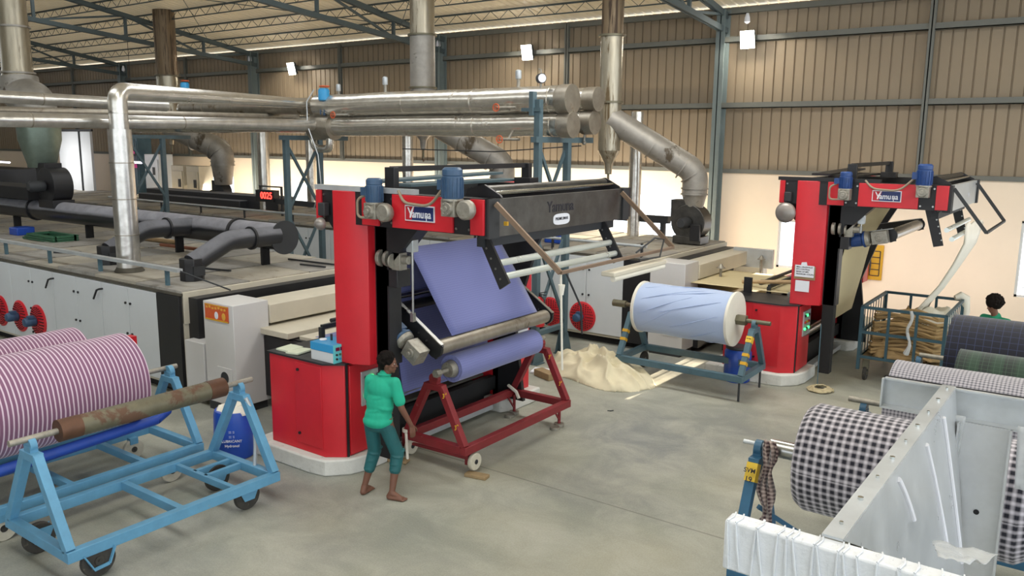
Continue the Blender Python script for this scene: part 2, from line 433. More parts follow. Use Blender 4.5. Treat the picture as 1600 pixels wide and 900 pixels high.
# roof: ribbed sheets running with the slope
m = MB(); x = -54.0
prof = []
while x < 12:
    prof += [(x, 0), (x+.17, 0), (x+.19, .03), (x+.23, .03)]; x += .25
for (ya, yb) in ((20.7, 0), (0, -20.7)):
    A = [m.b.verts.new((px, ya, RZ(ya)+dz)) for px, dz in prof]; B = [m.b.verts.new((px, yb, RZ(yb)+dz)) for px, dz in prof]
    for i in range(len(prof)-1): m.face([A[i], A[i+1], B[i+1], B[i]])
setp(m.build('ceiling', 'roof_sheet', smooth=False), **st)
# cladding above, masonry with windows below
m = MB(); x = -54.0; prof = []
while x < 8:
    prof += [(x, 0), (x+.195, 0), (x+.205, .035), (x+.228, .035)]; x += .235
A = [m.b.verts.new((px, 20.06+dy, 3.1)) for px, dy in prof]; B = [m.b.verts.new((px, 20.06+dy, 7.19)) for px, dy in prof]
for i in range(len(prof)-1): m.face([A[i], A[i+1], B[i+1], B[i]])
setp(m.build('wall_back_upper', 'cladding', smooth=False), **st)
wins = [(-29.85, -27.9, 1.0, 2.5), (-24.75, -23.45, 1.0, 2.4), (-11.1, -8.5, 1.0, 2.6), (-6.42, -5.03, .95, 2.12), (-1.38, .3, .8, 2.4)]
m = MB(); x = -54
for a, b, z0, z1 in wins:
    m.box(x, a, 19.98, 20.25, 0, 3.22); m.box(a, b, 19.98, 20.25, 0, z0); m.box(a, b, 19.98, 20.25, z1, 3.22); x = b
m.box(x, 9, 19.98, 20.25, 0, 3.22)
setp(m.build('wall_back', 'wall_cream', smooth=False), **st)
for i, (a, b, z0, z1) in enumerate(wins):
    m = MB()
    for q in (a, b-.05): m.box(q, q+.05, 20.04, 20.12, z0, z1)
    for q in (z0, z1-.05): m.box(a, b, 20.04, 20.12, q, q+.05)
    m.box((a+b)/2-.02, (a+b)/2+.02, 20.05, 20.1, z0, z1)
    w_ = setp(m.build('window_%d' % (i+1), 'white_panel'), **st)
    g = MB(); q = a+.15
    while q < b-.1: g.cyl((q, 20.08, z0), (q, 20.08, z1), .006, n=6); q += .16
    q = z0+.2
    while q < z1-.1: g.cyl((a, 20.08, q), (b, 20.08, q), .006, n=6); q += .25
    g.build('grille', 'galvanised', w_)
m = MB(); m.box(-54.2, -54, -22, 20.3, 0, 7.2); setp(m.build('wall_left', 'cladding', smooth=False), **st)
m = MB(); m.box(-54, -15, -20.4, -20.2, 0, 7.1); setp(m.build('wall_front', 'cladding', smooth=False), **st)
m = MB(); m.box(-54, 9, 19.93, 20.05, 3.2, 3.3); setp(m.build('trim_1', 'girt_grey'), **st)
for z in (4.82, 6.38):
    m = MB(); m.box(-54, 9, 19.83, 20.05, z-.05, z-.03); m.box(-54, 9, 19.83, 19.85, z-.05, z+.09)
    setp(m.build('wall_girt', 'girt_grey'), **st)
m = MB(); m.box(-54, 9, 19.9, 20.05, 7.02, 7.14); setp(m.build('trim_2', 'girt_grey'), **st)
def ibeam_col(x, w_, d, z1, nm='steel_column'):
    z0 = 0 if nm == 'steel_column' else 3.25; m = MB(); m.box(x-w_/2, x+w_/2, 19.9-d, 19.915-d, z0, z1); m.box(x-w_/2, x+w_/2, 19.88, 19.9, z0, z1); m.box(x-.012, x+.012, 19.9-d, 19.9, z0, z1)
    setp(m.build(nm, 'column_grey' if nm == 'steel_column' else 'girt_grey'), **st)
mains = [1.02, -7.98, -16.98, -26.05, -35.0, -44.0]
for x in mains: ibeam_col(x, .22, .34, 7.1)
for x in (-3.4, -12.5, -21.55, -30.5, -39.5): ibeam_col(x, .12, .1, 7.1, 'wind_post')
for x in mains:
    m = MB(); T = lambda y: RZ(y)-.3; Bt = lambda y: 6.6+.088*(20-y)
    for dx in (-.045, .045):
        m.bar((x+dx, 19.85, T(19.85)), (x+dx, .05, T(.05)), .05, .14); m.bar((x+dx, 19.85, Bt(19.85)), (x+dx, .05, Bt(.05)), .05, .13)
    ys = [19.7, 17.7, 14.9, 12.1, 9.3, 6.5, 3.7, .9]
    for i, y in enumerate(ys):
        m.bar((x, y, Bt(y)), (x, y, T(y)), .08, .08)
        if i < len(ys)-1:
            y2 = ys[i+1]; m.bar((x, y, T(y)) if i % 2 == 0 else (x, y, Bt(y)), (x, y2, Bt(y2)) if i % 2 == 0 else (x, y2, T(y2)), .06, .06)
    setp(m.build('roof_truss', 'truss_paint', smooth=False), **st)
for k, y in enumerate([18.6, 17.15, 15.7, 14.25, 12.8, 11.35, 9.9, 8.45, 7.0, 5.5, 4.0, 2.4]):
    m = MB(); zt = RZ(y)-.05; zb = zt-.24
    m.bar((-54, y-.03, zt), (9, y-.03, zt), .035, .035); m.bar((-54, y+.03, zt), (9, y+.03, zt), .035, .035); m.bar((-54, y, zb), (9, y, zb), .03, .03)
    x = -46.0; up = True
    while x < 8: m.bar((x, y, zt if up else zb), (x+.3, y, zb if up else zt), .012, .012); up = not up; x += .3
    setp(m.build('roof_purlin', 'truss_paint', smooth=False), **st)
for i, (x0, x1) in enumerate(((-26.05, -16.98), (-16.98, -7.98))):
    m = MB(); m.cyl((x0, 18, RZ(18)-.4), (x1, 10, RZ(10)-.4), .012, n=6); m.cyl((x1, 18, RZ(18)-.4), (x0, 10, RZ(10)-.4), .012, n=6)
    setp(m.build('roof_brace', 'truss_paint'), **st)

# ================================================================== WINDING MACHINES
def logo(parent, x, y, z, w_, h_):
    """white framed sign, red left corner and navy field, facing -Y"""
    m = MB(); m.box(x, x+w_, y-.012, y, z, z+h_); p = m.build('logo_plate', 'logo_white', parent)
    b = .012
    m = MB(); m.prism([(x+b, z+b), (x+w_*.24, z+b), (x+w_*.34, z+h_-b), (x+b, z+h_-b)], 'y', y-.016, y-.012); m.build('logo_field', 'logo_red', p)
    m = MB(); m.prism([(x+w_*.24, z+b), (x+w_-b, z+b), (x+w_-b, z+h_-b), (x+w_*.34, z+h_-b)], 'y', y-.016, y-.012); m.build('logo_field', 'logo_navy', p)
    t = MB()
    t.prism([(x+w_*.10, z+h_*.86), (x+w_*.14, z+h_*.86), (x+w_*.205, z+h_*.55), (x+w_*.30, z+h_*.97), (x+w_*.335, z+h_*.97), (x+w_*.215, z+h_*.2), (x+w_*.175, z+h_*.2), (x+w_*.19, z+h_*.45)], 'y', y-.02, y-.016)
    t.build('logo_letter', 'logo_white', p)
    txt('logo_lettering', 'amu', h_*.72, FN(x+w_*.46, y-.018, z+h_*.45), 'logo_white', p, sx=.82)
    txt('logo_lettering', 'na', h_*.72, FN(x+w_*.79, y-.018, z+h_*.45), 'logo_white', p, sx=.82)
    m = MB(); m.box(x+w_*.735, x+w_*.755, y-.02, y-.016, z+h_*.06, z+h_*.42); m.build('logo_letter', 'logo_white', p)
def vmotor(parent, x, y, z, h=.3, r=.1, col='motor_blue', gx=.19):
    """vertical finned motor above a worm gearbox"""
    m = MB(); m.lathe([(r*.9, 0), (r, .015), (r, h*.72), (r*.93, h*.74), (r*.98, h*.76), (r*.98, h*.93), (r*.75, h)], (x, y, z), n=26)
    for k in range(16):
        a = 2*PI*k/16; m.cbox((x+math.cos(a)*r, y+math.sin(a)*r, z+h*.38), (.018, .006, h*.6), rz=a)
    m.box(x-.16, x-.08, y-.05, y+.05, z+h*.3, z+h*.62)
    o = m.build('motor', col, parent)
    g = MB(); g.cbox((x, y, z-.08), (.17, .16, .17)); g.lathe([(r*1.05, -.012), (r*1.05, .012)], (x, y, z), n=24)
    g.cyl((x, y-.11, z-.085), (x, y-.07, z-.085), .065, .075); g.cyl((x, y-.125, z-.085), (x, y-.1, z-.085), .028)
    for k in range(6):
        a = k*PI/3; g.cyl((x+.055*math.cos(a), y-.116, z-.085+.055*math.sin(a)), (x+.055*math.cos(a), y-.1, z-.085+.055*math.sin(a)), .008, n=6)
    if gx: g.lathe([(.09, -.03), (.1, -.01), (.1, .05), (.085, .07)], (x+gx, y, z-.09), (0, -1, 0), 24)
    g.cyl((x, y, z-.09), (x+gx, y, z-.09), .05)
    g.build('gearbox', 'gear_metal', parent, bevel=.006)
    return o
def winder(ox, oy, label, arm_up, rt):
    X = lambda v: v+ox
    Yo = lambda v: v+oy
    t = thing('winding_machine', (ox-7, oy+7.5, 0), label, 'machine', 'red textile winding machines')
    m = MB()
    # concrete plinths
    pl = [(-8.4, 6.1), (-7.35, 6.1), (-7.1, 6.14), (-6.9, 6.36), (-6.84, 6.6), (-6.84, 7.15), (-8.4, 7.15)]
    m.prism([(X(a), Yo(b)) for a, b in pl], 'z', 0, .2); m.build('plinth', 'concrete_white', t, bevel=.02)
    m = MB(); m.prism([(X(a), Yo(b)) for a, b in ((-8.4, 9.25), (-6.85, 9.25), (-6.75, 9.4), (-6.75, 10.15), (-8.4, 10.15))], 'z', 0, .2); m.build('plinth', 'concrete_white', t, bevel=.02)
    # near cabinet
    cab = [(-8.14, 6.22), (-7.18, 6.22), (-6.98, 6.37), (-6.98, 7.05), (-8.14, 7.05)]
    m = MB(); m.prism([(X(a), Yo(b)) for a, b in cab], 'z', .2, 1.33); c = m.build('cabinet', 'red', t, bevel=.006)
    m = MB(); m.box(X(-7.66), X(-7.2), Yo(6.208), Yo(6.22), .3, 1.3); d = m.build('cabinet_door', 'red', c, bevel=.003)
    m = MB(); m.cyl((X(-7.6), Yo(6.19), 1.21), (X(-7.6), Yo(6.21), 1.21), .018); m.cyl((X(-7.6), Yo(6.19), .42), (X(-7.6), Yo(6.21), .42), .018); m.build('door_lock', 'black', d)
    m = MB(); m.box(X(-6.98), X(-6.965), Yo(6.385), Yo(6.415), .2, 1.33); m.build('seam_strip', 'black', c)
    m = MB(); m.box(X(-6.98), X(-6.955), Yo(6.43), Yo(7.03), .22, 1.31); d = m.build('side_door', 'red', c, bevel=.004)
    m = MB(); m.prism([(X(a*1.0), Yo(b)) for a, b in [(-8.17, 6.2), (-7.16, 6.2), (-6.95, 6.36), (-6.95, 7.08), (-8.17, 7.08)]], 'z', 1.33, 1.352); m.build('cabinet_top', 'black', c)
    # push-button panel on the side door
    m = MB(); m.box(X(-6.955), X(-6.935), Yo(6.6), Yo(6.98), .78, 1.2); pn = m.build('button_panel', 'galvanised', d, bevel=.004)
    for i in range(3):
        for j in range(3):
            m = MB(); m.cyl((X(-6.935), Yo(6.67+i*.1), .9+j*.11), (X(-6.915), Yo(6.67+i*.1), .9+j*.11), .022, n=12)
            m.build('push_button', ('led_green', 'red', 'black', 'yellow')[(i*2+j) % 4] if not (i == 0 and j == 0) else 'led_green', pn)
    # far cabinet
    m = MB(); m.prism([(X(a), Yo(b)) for a, b in ((-8.14, 9.4), (-7.0, 9.4), (-6.9, 9.5), (-6.9, 10.05), (-8.14, 10.05))], 'z', .2, 1.33); c2 = m.build('cabinet', 'red', t, bevel=.006)
    m = MB(); m.box(X(-6.9), X(-6.885), Yo(9.55), Yo(10.0), .8, 1.25); pn = m.build('button_panel', 'white_panel', c2)
    for i in range(4):
        m = MB(); m.cyl((X(-6.885), Yo(9.77), .87+i*.1), (X(-6.87), Yo(9.77), .87+i*.1), .025, n=10); m.build('push_button', ('black', 'red', 'black', 'green_plastic')[i], pn)
    # posts
    m = MB(); m.prism([(X(a), Yo(b)) for a, b in ((-7.13, 6.4), (-6.86, 6.4), (-6.67, 6.49), (-6.67, 6.76), (-7.13, 6.76))], 'z', 1.352, 3.345); m.build('post', 'red', t, bevel=.006)
    m = MB(); m.prism([(X(a), b) for a, b in ((-7.42, 3.32), (-7.42, 2.95), (-7.13, 2.62), (-7.13, 1.36), (-6.46, 1.36), (-6.46, 2.5), (-6.0, 2.97), (-6.0, 3.3))], 'y', Yo(6.6), Yo(6.8)); m.build('side_plate', 'black', t)
    m = MB(); m.box(X(-6.66), X(-6.48), Yo(6.6), Yo(6.77), .22, 2.97); m.build('inner_post', 'black_matt', t, bevel=.005)
    m = MB(); m.prism([(X(a), b) for a, b in ((-7.42, 3.34), (-7.42, 2.95), (-7.1, 2.6), (-7.1, .2), (-6.55, .2), (-6.72, 1.4), (-6.35, 2.5), (-6.1, 2.97), (-6.1, 3.34))], 'y', Yo(9.4), Yo(9.46)); m.build('side_plate', 'black', t)
    m = MB(); m.box(X(-7.13), X(-6.7), Yo(9.46), Yo(9.8), 1.33, 3.34); m.build('post', 'red', t, bevel=.006)
    # long top beams
    m = MB(); m.box(X(-7.41), X(-4.95), Yo(6.432), Yo(6.6), 2.975, 3.345); nb = m.build('side_beam', 'black', t)
    for a, b in ((-7.41, -7.33), (-6.66, -6.41), (-6.2, -5.36), (-5.13, -4.965)):
        m = MB(); m.box(X(a), X(b), Yo(6.4), Yo(6.43), 2.985, 3.34); m.build('fascia_panel', 'red', nb, bevel=.003)
    for a in (-6.38, -6.23, -5.33, -5.16, -5.0, -7.3):
        for z in (3.03, 3.29): m = MB(); m.cyl((X(a), Yo(6.42), z), (X(a), Yo(6.434), z), .014, n=8); m.build('bolt', 'steel', nb)
    logo(nb, X(-6.0), Yo(6.4), 3.075, .41, .165)
    m = MB(); m.box(X(-7.41), X(-4.95), Yo(9.3), Yo(9.46), 2.975, 3.345); m.build('side_beam', 'black', t)
    # cross members
    m = MB(); m.box(X(-5.0), X(-4.94), Yo(6.6), Yo(9.3), 2.96, 3.34); fb = m.build('front_beam', 'steel_dark' if not arm_up else 'galvanised', t)
    m = MB(); m.box(X(-5.04), X(-4.925), Yo(6.44), Yo(6.62), 2.95, 3.345); m.build('end_bracket', 'charcoal', fb)
    m = MB(); m.box(X(-5.04), X(-4.915), Yo(9.2), Yo(9.35), 2.95, 3.345); m.build('end_bracket', 'charcoal', fb)
    if not arm_up:
        txt('stencil_lettering', 'Yamuna', .17, FX(X(-4.938), Yo(7.78), 3.2), 'ink', fb)
        m = MB(); 
        pts = [(Yo(7.8)+.17*math.copysign(abs(math.cos(a))**.6, math.cos(a)), 3.06+.062*math.copysign(abs(math.sin(a))**.6, math.sin(a))) for a in [2*PI*k/28 for k in range(28)]]
        m.prism(pts, 'x', X(-4.94), X(-4.935)); sk = m.build('sticker', 'paper', fb)
        txt('sticker_lettering', 'PREMKUMAR', .045, FX(X(-4.934), Yo(7.8), 3.065), 'ink', sk)
    else:
        txt('stencil_lettering', 'ya', .09, FX(X(-4.938), Yo(8.3), 3.15), 'paper', fb)
    m = MB(); m.box(X(-5.2), X(-5.1), Yo(6.6), Yo(9.3), 2.84, 2.94); m.build('lower_angle', 'charcoal', t)
    m = MB(); m.box(X(-7.4), X(-7.3), Yo(6.6), Yo(9.3), 3.0, 3.34); m.build('rear_beam', 'charcoal', t)
    m = MB(); m.box(X(-7.45), X(-5.9), Yo(6.42), Yo(6.5), 3.345, 3.4); m.build('top_angle', 'galvanised' if not arm_up else 'black', t)
    m = MB(); m.cbox((X(-6.9), Yo(8.0), 3.46), (.3, 2.3, .03), rx=.02); m.cbox((X(-6.65), Yo(8.1), 3.4), (.35, 2.2, .03)); m.build('cover_sheet', 'teal_steel' if not arm_up else 'black', t)
    # top rollers
    m = MB(); m.cyl((X(-5.2), Yo(6.75), 3.41), (X(-5.2), Yo(9.2), 3.41), .05); m.build('top_roller', 'steel_dark', t)
    m = MB(); m.cyl((X(-5.38), Yo(6.75), 3.4), (X(-5.38), Yo(9.2), 3.4), .035); m.build('top_roller', 'black', t)
    m = MB(); m.cyl((X(-5.08), Yo(6.75), 3.39), (X(-5.08), Yo(9.2), 3.39), .02); m.build('top_roller', 'chrome', t)
    for y in (6.72, 9.22):
        m = MB(); m.prism([(X(-5.45), 3.345), (X(-4.98), 3.345), (X(-5.0), 3.37), (X(-5.2), 3.47), (X(-5.42), 3.42)], 'y', Yo(y), Yo(y+.03))
        m.build('roller_bracket', 'black', t)
    # bar with end blocks over the top
    m = MB(); m.bar((X(-6.35), Yo(6.55), 3.6), (X(-6.35), Yo(9.15), 3.6), .05, .06); m.build('lift_bar', 'black', t)
    m = MB(); m.box(X(-6.42), X(-6.28), Yo(6.52), Yo(6.6), 3.34, 3.62); m.build('lift_bracket', 'black', t, bevel=.004); m = MB(); m.box(X(-6.46), X(-6.2), Yo(9.0), Yo(9.2), 3.34, 3.44); m.box(X(-6.4), X(-6.28), Yo(9.08), Yo(9.16), 3.4, 3.63); m.build('lift_bracket', 'black', t, bevel=.004)
    # motors and gearboxes
    mc = 'motor_blue' if not arm_up else 'motor_navy'
    vmotor(t, X(-6.38), Yo(6.32), 3.24, .27, .09, mc, 0 if arm_up else .17)
    vmotor(t, X(-5.29), Yo(6.32), 3.33, .32, .105, mc, 0 if arm_up else .19)
    m = MB(); m.tube(fillet([(X(-6.5), Yo(6.3), 3.32), (X(-6.6), Yo(6.28), 3.28), (X(-6.6), Yo(6.28), 3.08), (X(-6.48), Yo(6.3), 3.08)], .06), .014, 8)
    m.tube(fillet([(X(-6.12), Yo(6.42), 3.38), (X(-6.0), Yo(6.37), 3.26), (X(-5.62), Yo(6.35), 3.24), (X(-5.42), Yo(6.33), 3.44)], .12), .016, 8); m.build('cable', 'strut_brown_light', t)
    # alarm bell
    bz, br = (2.96, .075) if not arm_up else (2.83, .165)
    m = MB(); m.lathe([(br, 0), (br*.99, .01), (br*.9, .04), (br*.6, .07), (br*.15, .085)], (X(-7.28), Yo(6.36), bz), (0, -1, 0), 30); bl = m.build('bell', 'bell_grey', t)
    m = MB(); m.cbox((X(-7.26), Yo(6.38), bz+br+.09), (.11, .08, .15)); m.build('bell_striker', 'charcoal', bl, bevel=.01)
    # screw jack
    m = MB(); m.cbox((X(-6.19), Yo(6.7), 2.84), (.1, .1, .3)); jk = m.build('jack_housing', 'galvanised', t, bevel=.01)
    m = MB(); m.cyl((X(-6.19), Yo(6.7), 2.7), (X(-6.19), Yo(6.7), 1.95 if not arm_up else 2.62), .014, n=10); m.cbox((X(-6.19), Yo(6.7), 1.95 if not arm_up else 2.6), (.04, .05, .1)); m.build('jack_screw', 'steel', jk)
    # bearing and brake block on the post
    m = MB(); m.cyl((X(-6.62), Yo(6.66), 2.6), (X(-6.2), Yo(6.66), 2.6), .05); m.cyl((X(-6.6), Yo(6.62), 2.6), (X(-6.55), Yo(6.62), 2.6), .1); m.cyl((X(-6.5), Yo(6.62), 2.6), (X(-6.46), Yo(6.62), 2.6), .09); m.cyl((X(-6.4), Yo(6.6), 2.58), (X(-6.38), Yo(6.6), 2.58), .085)
    m.cbox((X(-6.35), Yo(6.66), 2.58), (.12, .12, .2)); m.build('bearing', 'gear_metal', t, bevel=.004)
    m = MB(); m.box(X(-6.62), X(-6.33), Yo(6.6), Yo(6.82), 2.28, 2.48); m.build('brake_box', 'black', t, bevel=.006)
    # swing arms with driven roller
    piv = V((X(-6.95), 0, 2.05)); L_ = .96
    ang = -.57 if not arm_up else .2
    if arm_up: piv.z = 2.32; piv.x = X(-6.75); L_ = .95
    tip = piv+V((math.cos(ang)*L_, 0, math.sin(ang)*L_))
    dv = (tip-piv).normalized(); up = V((-dv.z, 0, dv.x))
    for y in (7.02, 9.36):
        a = V((0, Yo(y), 0)); m = MB(); m.bar(piv+a-dv*.1, tip+a+dv*.08, .03, .2, up); m.cyl(tip+a-V((0, .02, 0)), tip+a+V((0, .02, 0)), .11, n=20); arm = m.build('swing_arm', 'black', t)
        m = MB(); m.bar(piv+a+up*.1, tip+a+up*.105+dv*.06, .05, .012, up); m.build('arm_edge', 'steel', arm)
        for k in (.2, .35, .7, .85): m = MB(); m.cyl(piv+a+dv*L_*k+V((0, -.025, 0)), piv+a+dv*L_*k+V((0, .025, 0)), .013, n=8); m.build('bolt', 'steel', arm)
    m = MB(); m.cyl(tip+V((0, Yo(7.06), 0)), tip+V((0, Yo(9.32), 0)), .09, n=28); m.build('drive_roller', 'steel' if arm_up else 'foil_matt', t)
    m = MB(); lo = up*(-.1 if not arm_up else 0); q0 = piv+dv*(L_*.44)+V((0, Yo(6.84), 0))+lo; q1 = piv+dv*(L_*.76)+V((0, Yo(6.84), 0))+lo
    m.lathe([(.07, 0), (.105, .03), (.105, .26), (.13, .28), (.13, .31)], q0-dv*.1, dv, 24); m.cbox(q0+up*.08+dv*.08, (.12, .12, .07), ry=-ang)
    mm = m.build('arm_motor', 'motor_navy' if arm_up else 'motor_blue', t)
    m = MB(); m.lathe([(.125, 0), (.115, .05), (.07, .08)], q0+dv*.21, dv, 24); m.cbox(q1+dv*.12, (.23, .18, .2), ry=-ang); m.cyl(q1+dv*.12+V((0, -.11, 0)), q1+dv*.12+V((0, .1, 0)), .055); m.cyl(q1+dv*.12+V((0, -.13, 0)), q1+dv*.12+V((0, -.1, 0)), .025)
    m.build('arm_gearbox', 'gear_metal', mm, bevel=.006)
    m = MB(); m.tube([piv+V((.1, Yo(6.95), .06)), piv+V((.25, Yo(6.9), .04)), q0+up*.12, q0+up*.06], .013, 8); m.build('hose', 'galvanised', t)
    # guide plates with bright tubes
    for y in (6.62, 9.0):
        m = MB(); m.prism([(X(-5.24), 3.0), (X(-5.1), 3.0), (X(-4.8), 2.5), (X(-4.92), 2.42)] if not arm_up else [(X(-5.3), 3.0), (X(-5.14), 3.0), (X(-5.0), 2.45), (X(-5.13), 2.42)], 'y', Yo(y), Yo(y+.03)); gp = m.build('guide_plate', 'black', t)
        for k in range(5): m = MB(); m.cyl((X(-5.15+k*(.06 if not arm_up else .03)), Yo(y-.006), 2.93-k*.1), (X(-5.15+k*(.06 if not arm_up else .03)), Yo(y), 2.93-k*.1), .012, n=8); m.build('bolt', 'steel', gp)
    for a, z in ((-4.98, 2.68), (-4.9, 2.55)):
        m = MB(); m.cyl((X(a), Yo(6.65), z), (X(a), Yo(9.0), z), .036); m.build('guide_tube', 'bright_tube', t)
    # inner rollers
    for a, z, r, mm in ((-6.85, 2.57, .05, 'steel'), (-7.1, 1.98, .045, 'chrome'), (-7.0, 1.86, .06, 'black'), (-7.25, 1.42, .05, 'chrome'), (-7.0, .78, .06, 'steel'), (-7.5, 1.3, .05, 'black')):
        m = MB(); m.cyl((X(a), Yo(6.8), z), (X(a), Yo(9.4), z), r); m.build('guide_roller', mm, t)
    # lower base frame between the cabinets
    m = MB(); m.box(X(-8.3), X(-7.15), Yo(7.06), Yo(9.4), .05, .35); m.box(X(-7.15), X(-7.05), Yo(7.06), Yo(9.4), .3, .5); m.box(X(-8.2), X(-8.1), Yo(7.06), Yo(9.4), .3, 1.1); m.build('base_frame', 'black_matt', t)
    m = MB(); m.box(X(-7.6), X(-7.2), Yo(7.2), Yo(9.3), .5, .53); m.build('base_tray', 'grime', t)
    m = MB(); m.bar((X(-7.0), Yo(7.2), .1), (X(-7.0), Yo(9.2), .1), .12, .08); m.build('floor_channel', 'galvanised', t)
    return t, tip
W1, tip1 = winder(0, 0, 'red winding machine in the centre, black lettered front beam, purple fabric running through it', False, None)
W2, tip2 = winder(3.1, 6.97, 'red winding machine at the back right, swing arm raised, papers taped to its post', True, None)

# lamp holder frames hung from the front beams
def lamp_frame(x, y0, y1, dx, dz, name, lab, m_, drop=0):
    t = thing(name, (x, (y0+y1)/2, 3.3), lab, 'frame')
    a0, a1 = V((x, y0, 3.3)), V((x, y1, 3.3)); b0, b1 = a0+V((dx, .08, dz)), a1+V((dx, 0, dz))
    for p, q in ((a0, b0), (a1, b1)): m = MB(); m.bar(p, q, .03, .05); m.build('strut', m_, t)
    m = MB(); m.bar(b0, b1, .04, .03); m.build('cross_bar', m_, t)
    return t, b0, b1
mat('strut_brown', '7f6a58', .45, .4, var=.15)
lf, b0, b1 = lamp_frame(-4.9, 6.52, 9.12, .72, -.63, 'lamp_bracket', 'brown strut frame hanging from the lettered front beam, carrying an unlit tube', 'strut_brown')
m = MB(); m.box(-4.86, -4.82, 6.6, 6.63, 3.08, 3.12); m.build('yellow_tag', 'yellow', lf)
t = thing('tube_light', (-4.17, 8.0, 2.55), 'white unlit tube light tied under the brown strut frame', 'light')
m = MB(); m.cbox((-4.15, 8.1, 2.55), (.16, 1.25, .05)); m.build('batten', 'cream', t, bevel=.01)
m = MB(); m.cyl((-4.1, 7.5, 2.5), (-4.1, 8.7, 2.5), .03); m.build('tube', 'cloth_white', t)
m = MB(); m.tube([(-4.18, 6.7, 2.66), (-4.12, 6.9, 2.3), (-4.16, 7.0, 2.0)], .01, 6); m.build('cord', 'charcoal', t); m = MB(); m.tube([(-4.2, 8.2, 2.7), (-4.1, 8.45, 2.85), (-4.15, 8.8, 2.8), (-4.1, 8.6, 2.62), (-4.16, 8.2, 2.62)], .01, 6); m.build('cord', 'charcoal', t)
lf2, _, _ = lamp_frame(-1.82, 13.5, 16.0, .46, -.62, 'swing_frame', 'thin black hinged frame hanging open from the back right machine', 'charcoal')
m = MB(); m.bar((-4.18, 6.61, 2.68), (-4.16, 6.64, 1.7), .015, .015); m.cyl((-4.18, 6.63, 2.55), (-4.18, 6.63, 2.45), .035, .02, 8)
setp(m.build('tassel_rope', 'cloth_white'), 'pale cord with coloured tassel hanging from the strut frame corner', 'cord')

# ================================================================== FABRIC WEBS
def web(name, path, y0, y1, mt, lab, cat='fabric', th=.004, off=(0, 0)):
    m = MB(); uvl = m.b.loops.layers.uv.new('cloth'); rows = []; s = 0; ny = 14; prev = None
    pts = []
    for a, b in zip(path, path[1:]):
        n = max(1, int((V((b[0], 0, b[1]))-V((a[0], 0, a[1]))).length/.12))
        for k in range(n): f = k/n; pts.append((a[0]+(b[0]-a[0])*f, a[1]+(b[1]-a[1])*f))
    pts.append(path[-1]); S_ = []
    for i, (px, pz) in enumerate(pts):
        if prev: s += math.hypot(px-prev[0], pz-prev[1])
        prev = (px, pz); S_.append(s); row = []
        for j in range(ny+1):
            y = y0+(y1-y0)*j/ny; row.append(m.b.verts.new((px+off[0]+.006*noise.noise(V((y*2, s*2, 0))), y, pz+off[1])))
        rows.append(row)
    for i in range(len(rows)-1):
        for j in range(ny):
            f = m.face([rows[i][j], rows[i][j+1], rows[i+1][j+1], rows[i+1][j]])
            for lp, (a, b) in zip(f.loops, ((i, j), (i, j+1), (i+1, j+1), (i+1, j))): lp[uvl].uv = (S_[a], (y1-y0)*b/ny)
    o = m.build(name, mt); md = o.modifiers.new('thick', 'SOLIDIFY'); md.thickness = th; md.offset = 0
    return setp(o, lab, cat)
web('fabric_web', [(-8.55, 1.26), (-8.2, 1.26), (-7.25, 1.48), (-7.06, .78), (-6.96, .72), (-6.93, .8), (-7.12, 2.03), (-6.9, 2.6), (-6.84, 2.625), (-6.79, 2.6), (tip1.x+.02, tip1.z+.1)], 7.3, 9.1, 'purple_cloth', 'wide lilac blue fabric web running down through the central red machine')
web('fabric_web', [(-6.6, 1.38), (-4.3, 1.38), (-3.6, 1.3), (-3.66, .9), (-3.4, 2.3), (-3.0, 3.1), (-2.2, 3.2)], 14.1, 16.0, 'web_cream', 'pale cream fabric web inside the back right red machine')
# white strip dropping into the wire cart
m = MB(); rows = []
path = [(-1.68, 14.9, 2.72, .42), (-1.72, 14.95, 2.4, .3), (-1.9, 15.1, 2.0, .2), (-2.1, 15.2, 1.6, .17), (-2.3, 15.3, 1.3, .2), (-2.4, 15.35, 1.12, .35)]
for x, y, z, hw in path:
    rows.append([m.b.verts.new((x+(k/8-.5)*hw*.3, y+(k/8-.5)*2*hw, z+.03*math.sin(k*2.1))) for k in range(9)])
for A, B in zip(rows, rows[1:]):
    for j in range(8): m.face([A[j], A[j+1], B[j+1], B[j]])
o = m.build('fabric_strip', 'cloth_white', smooth=80); md = o.modifiers.new('s', 'SOLIDIFY'); md.thickness = .03
o.data.materials[0] = M['strip_white']; setp(o, 'gathered white fabric strip falling from the raised tubes into the wire cart', 'fabric')

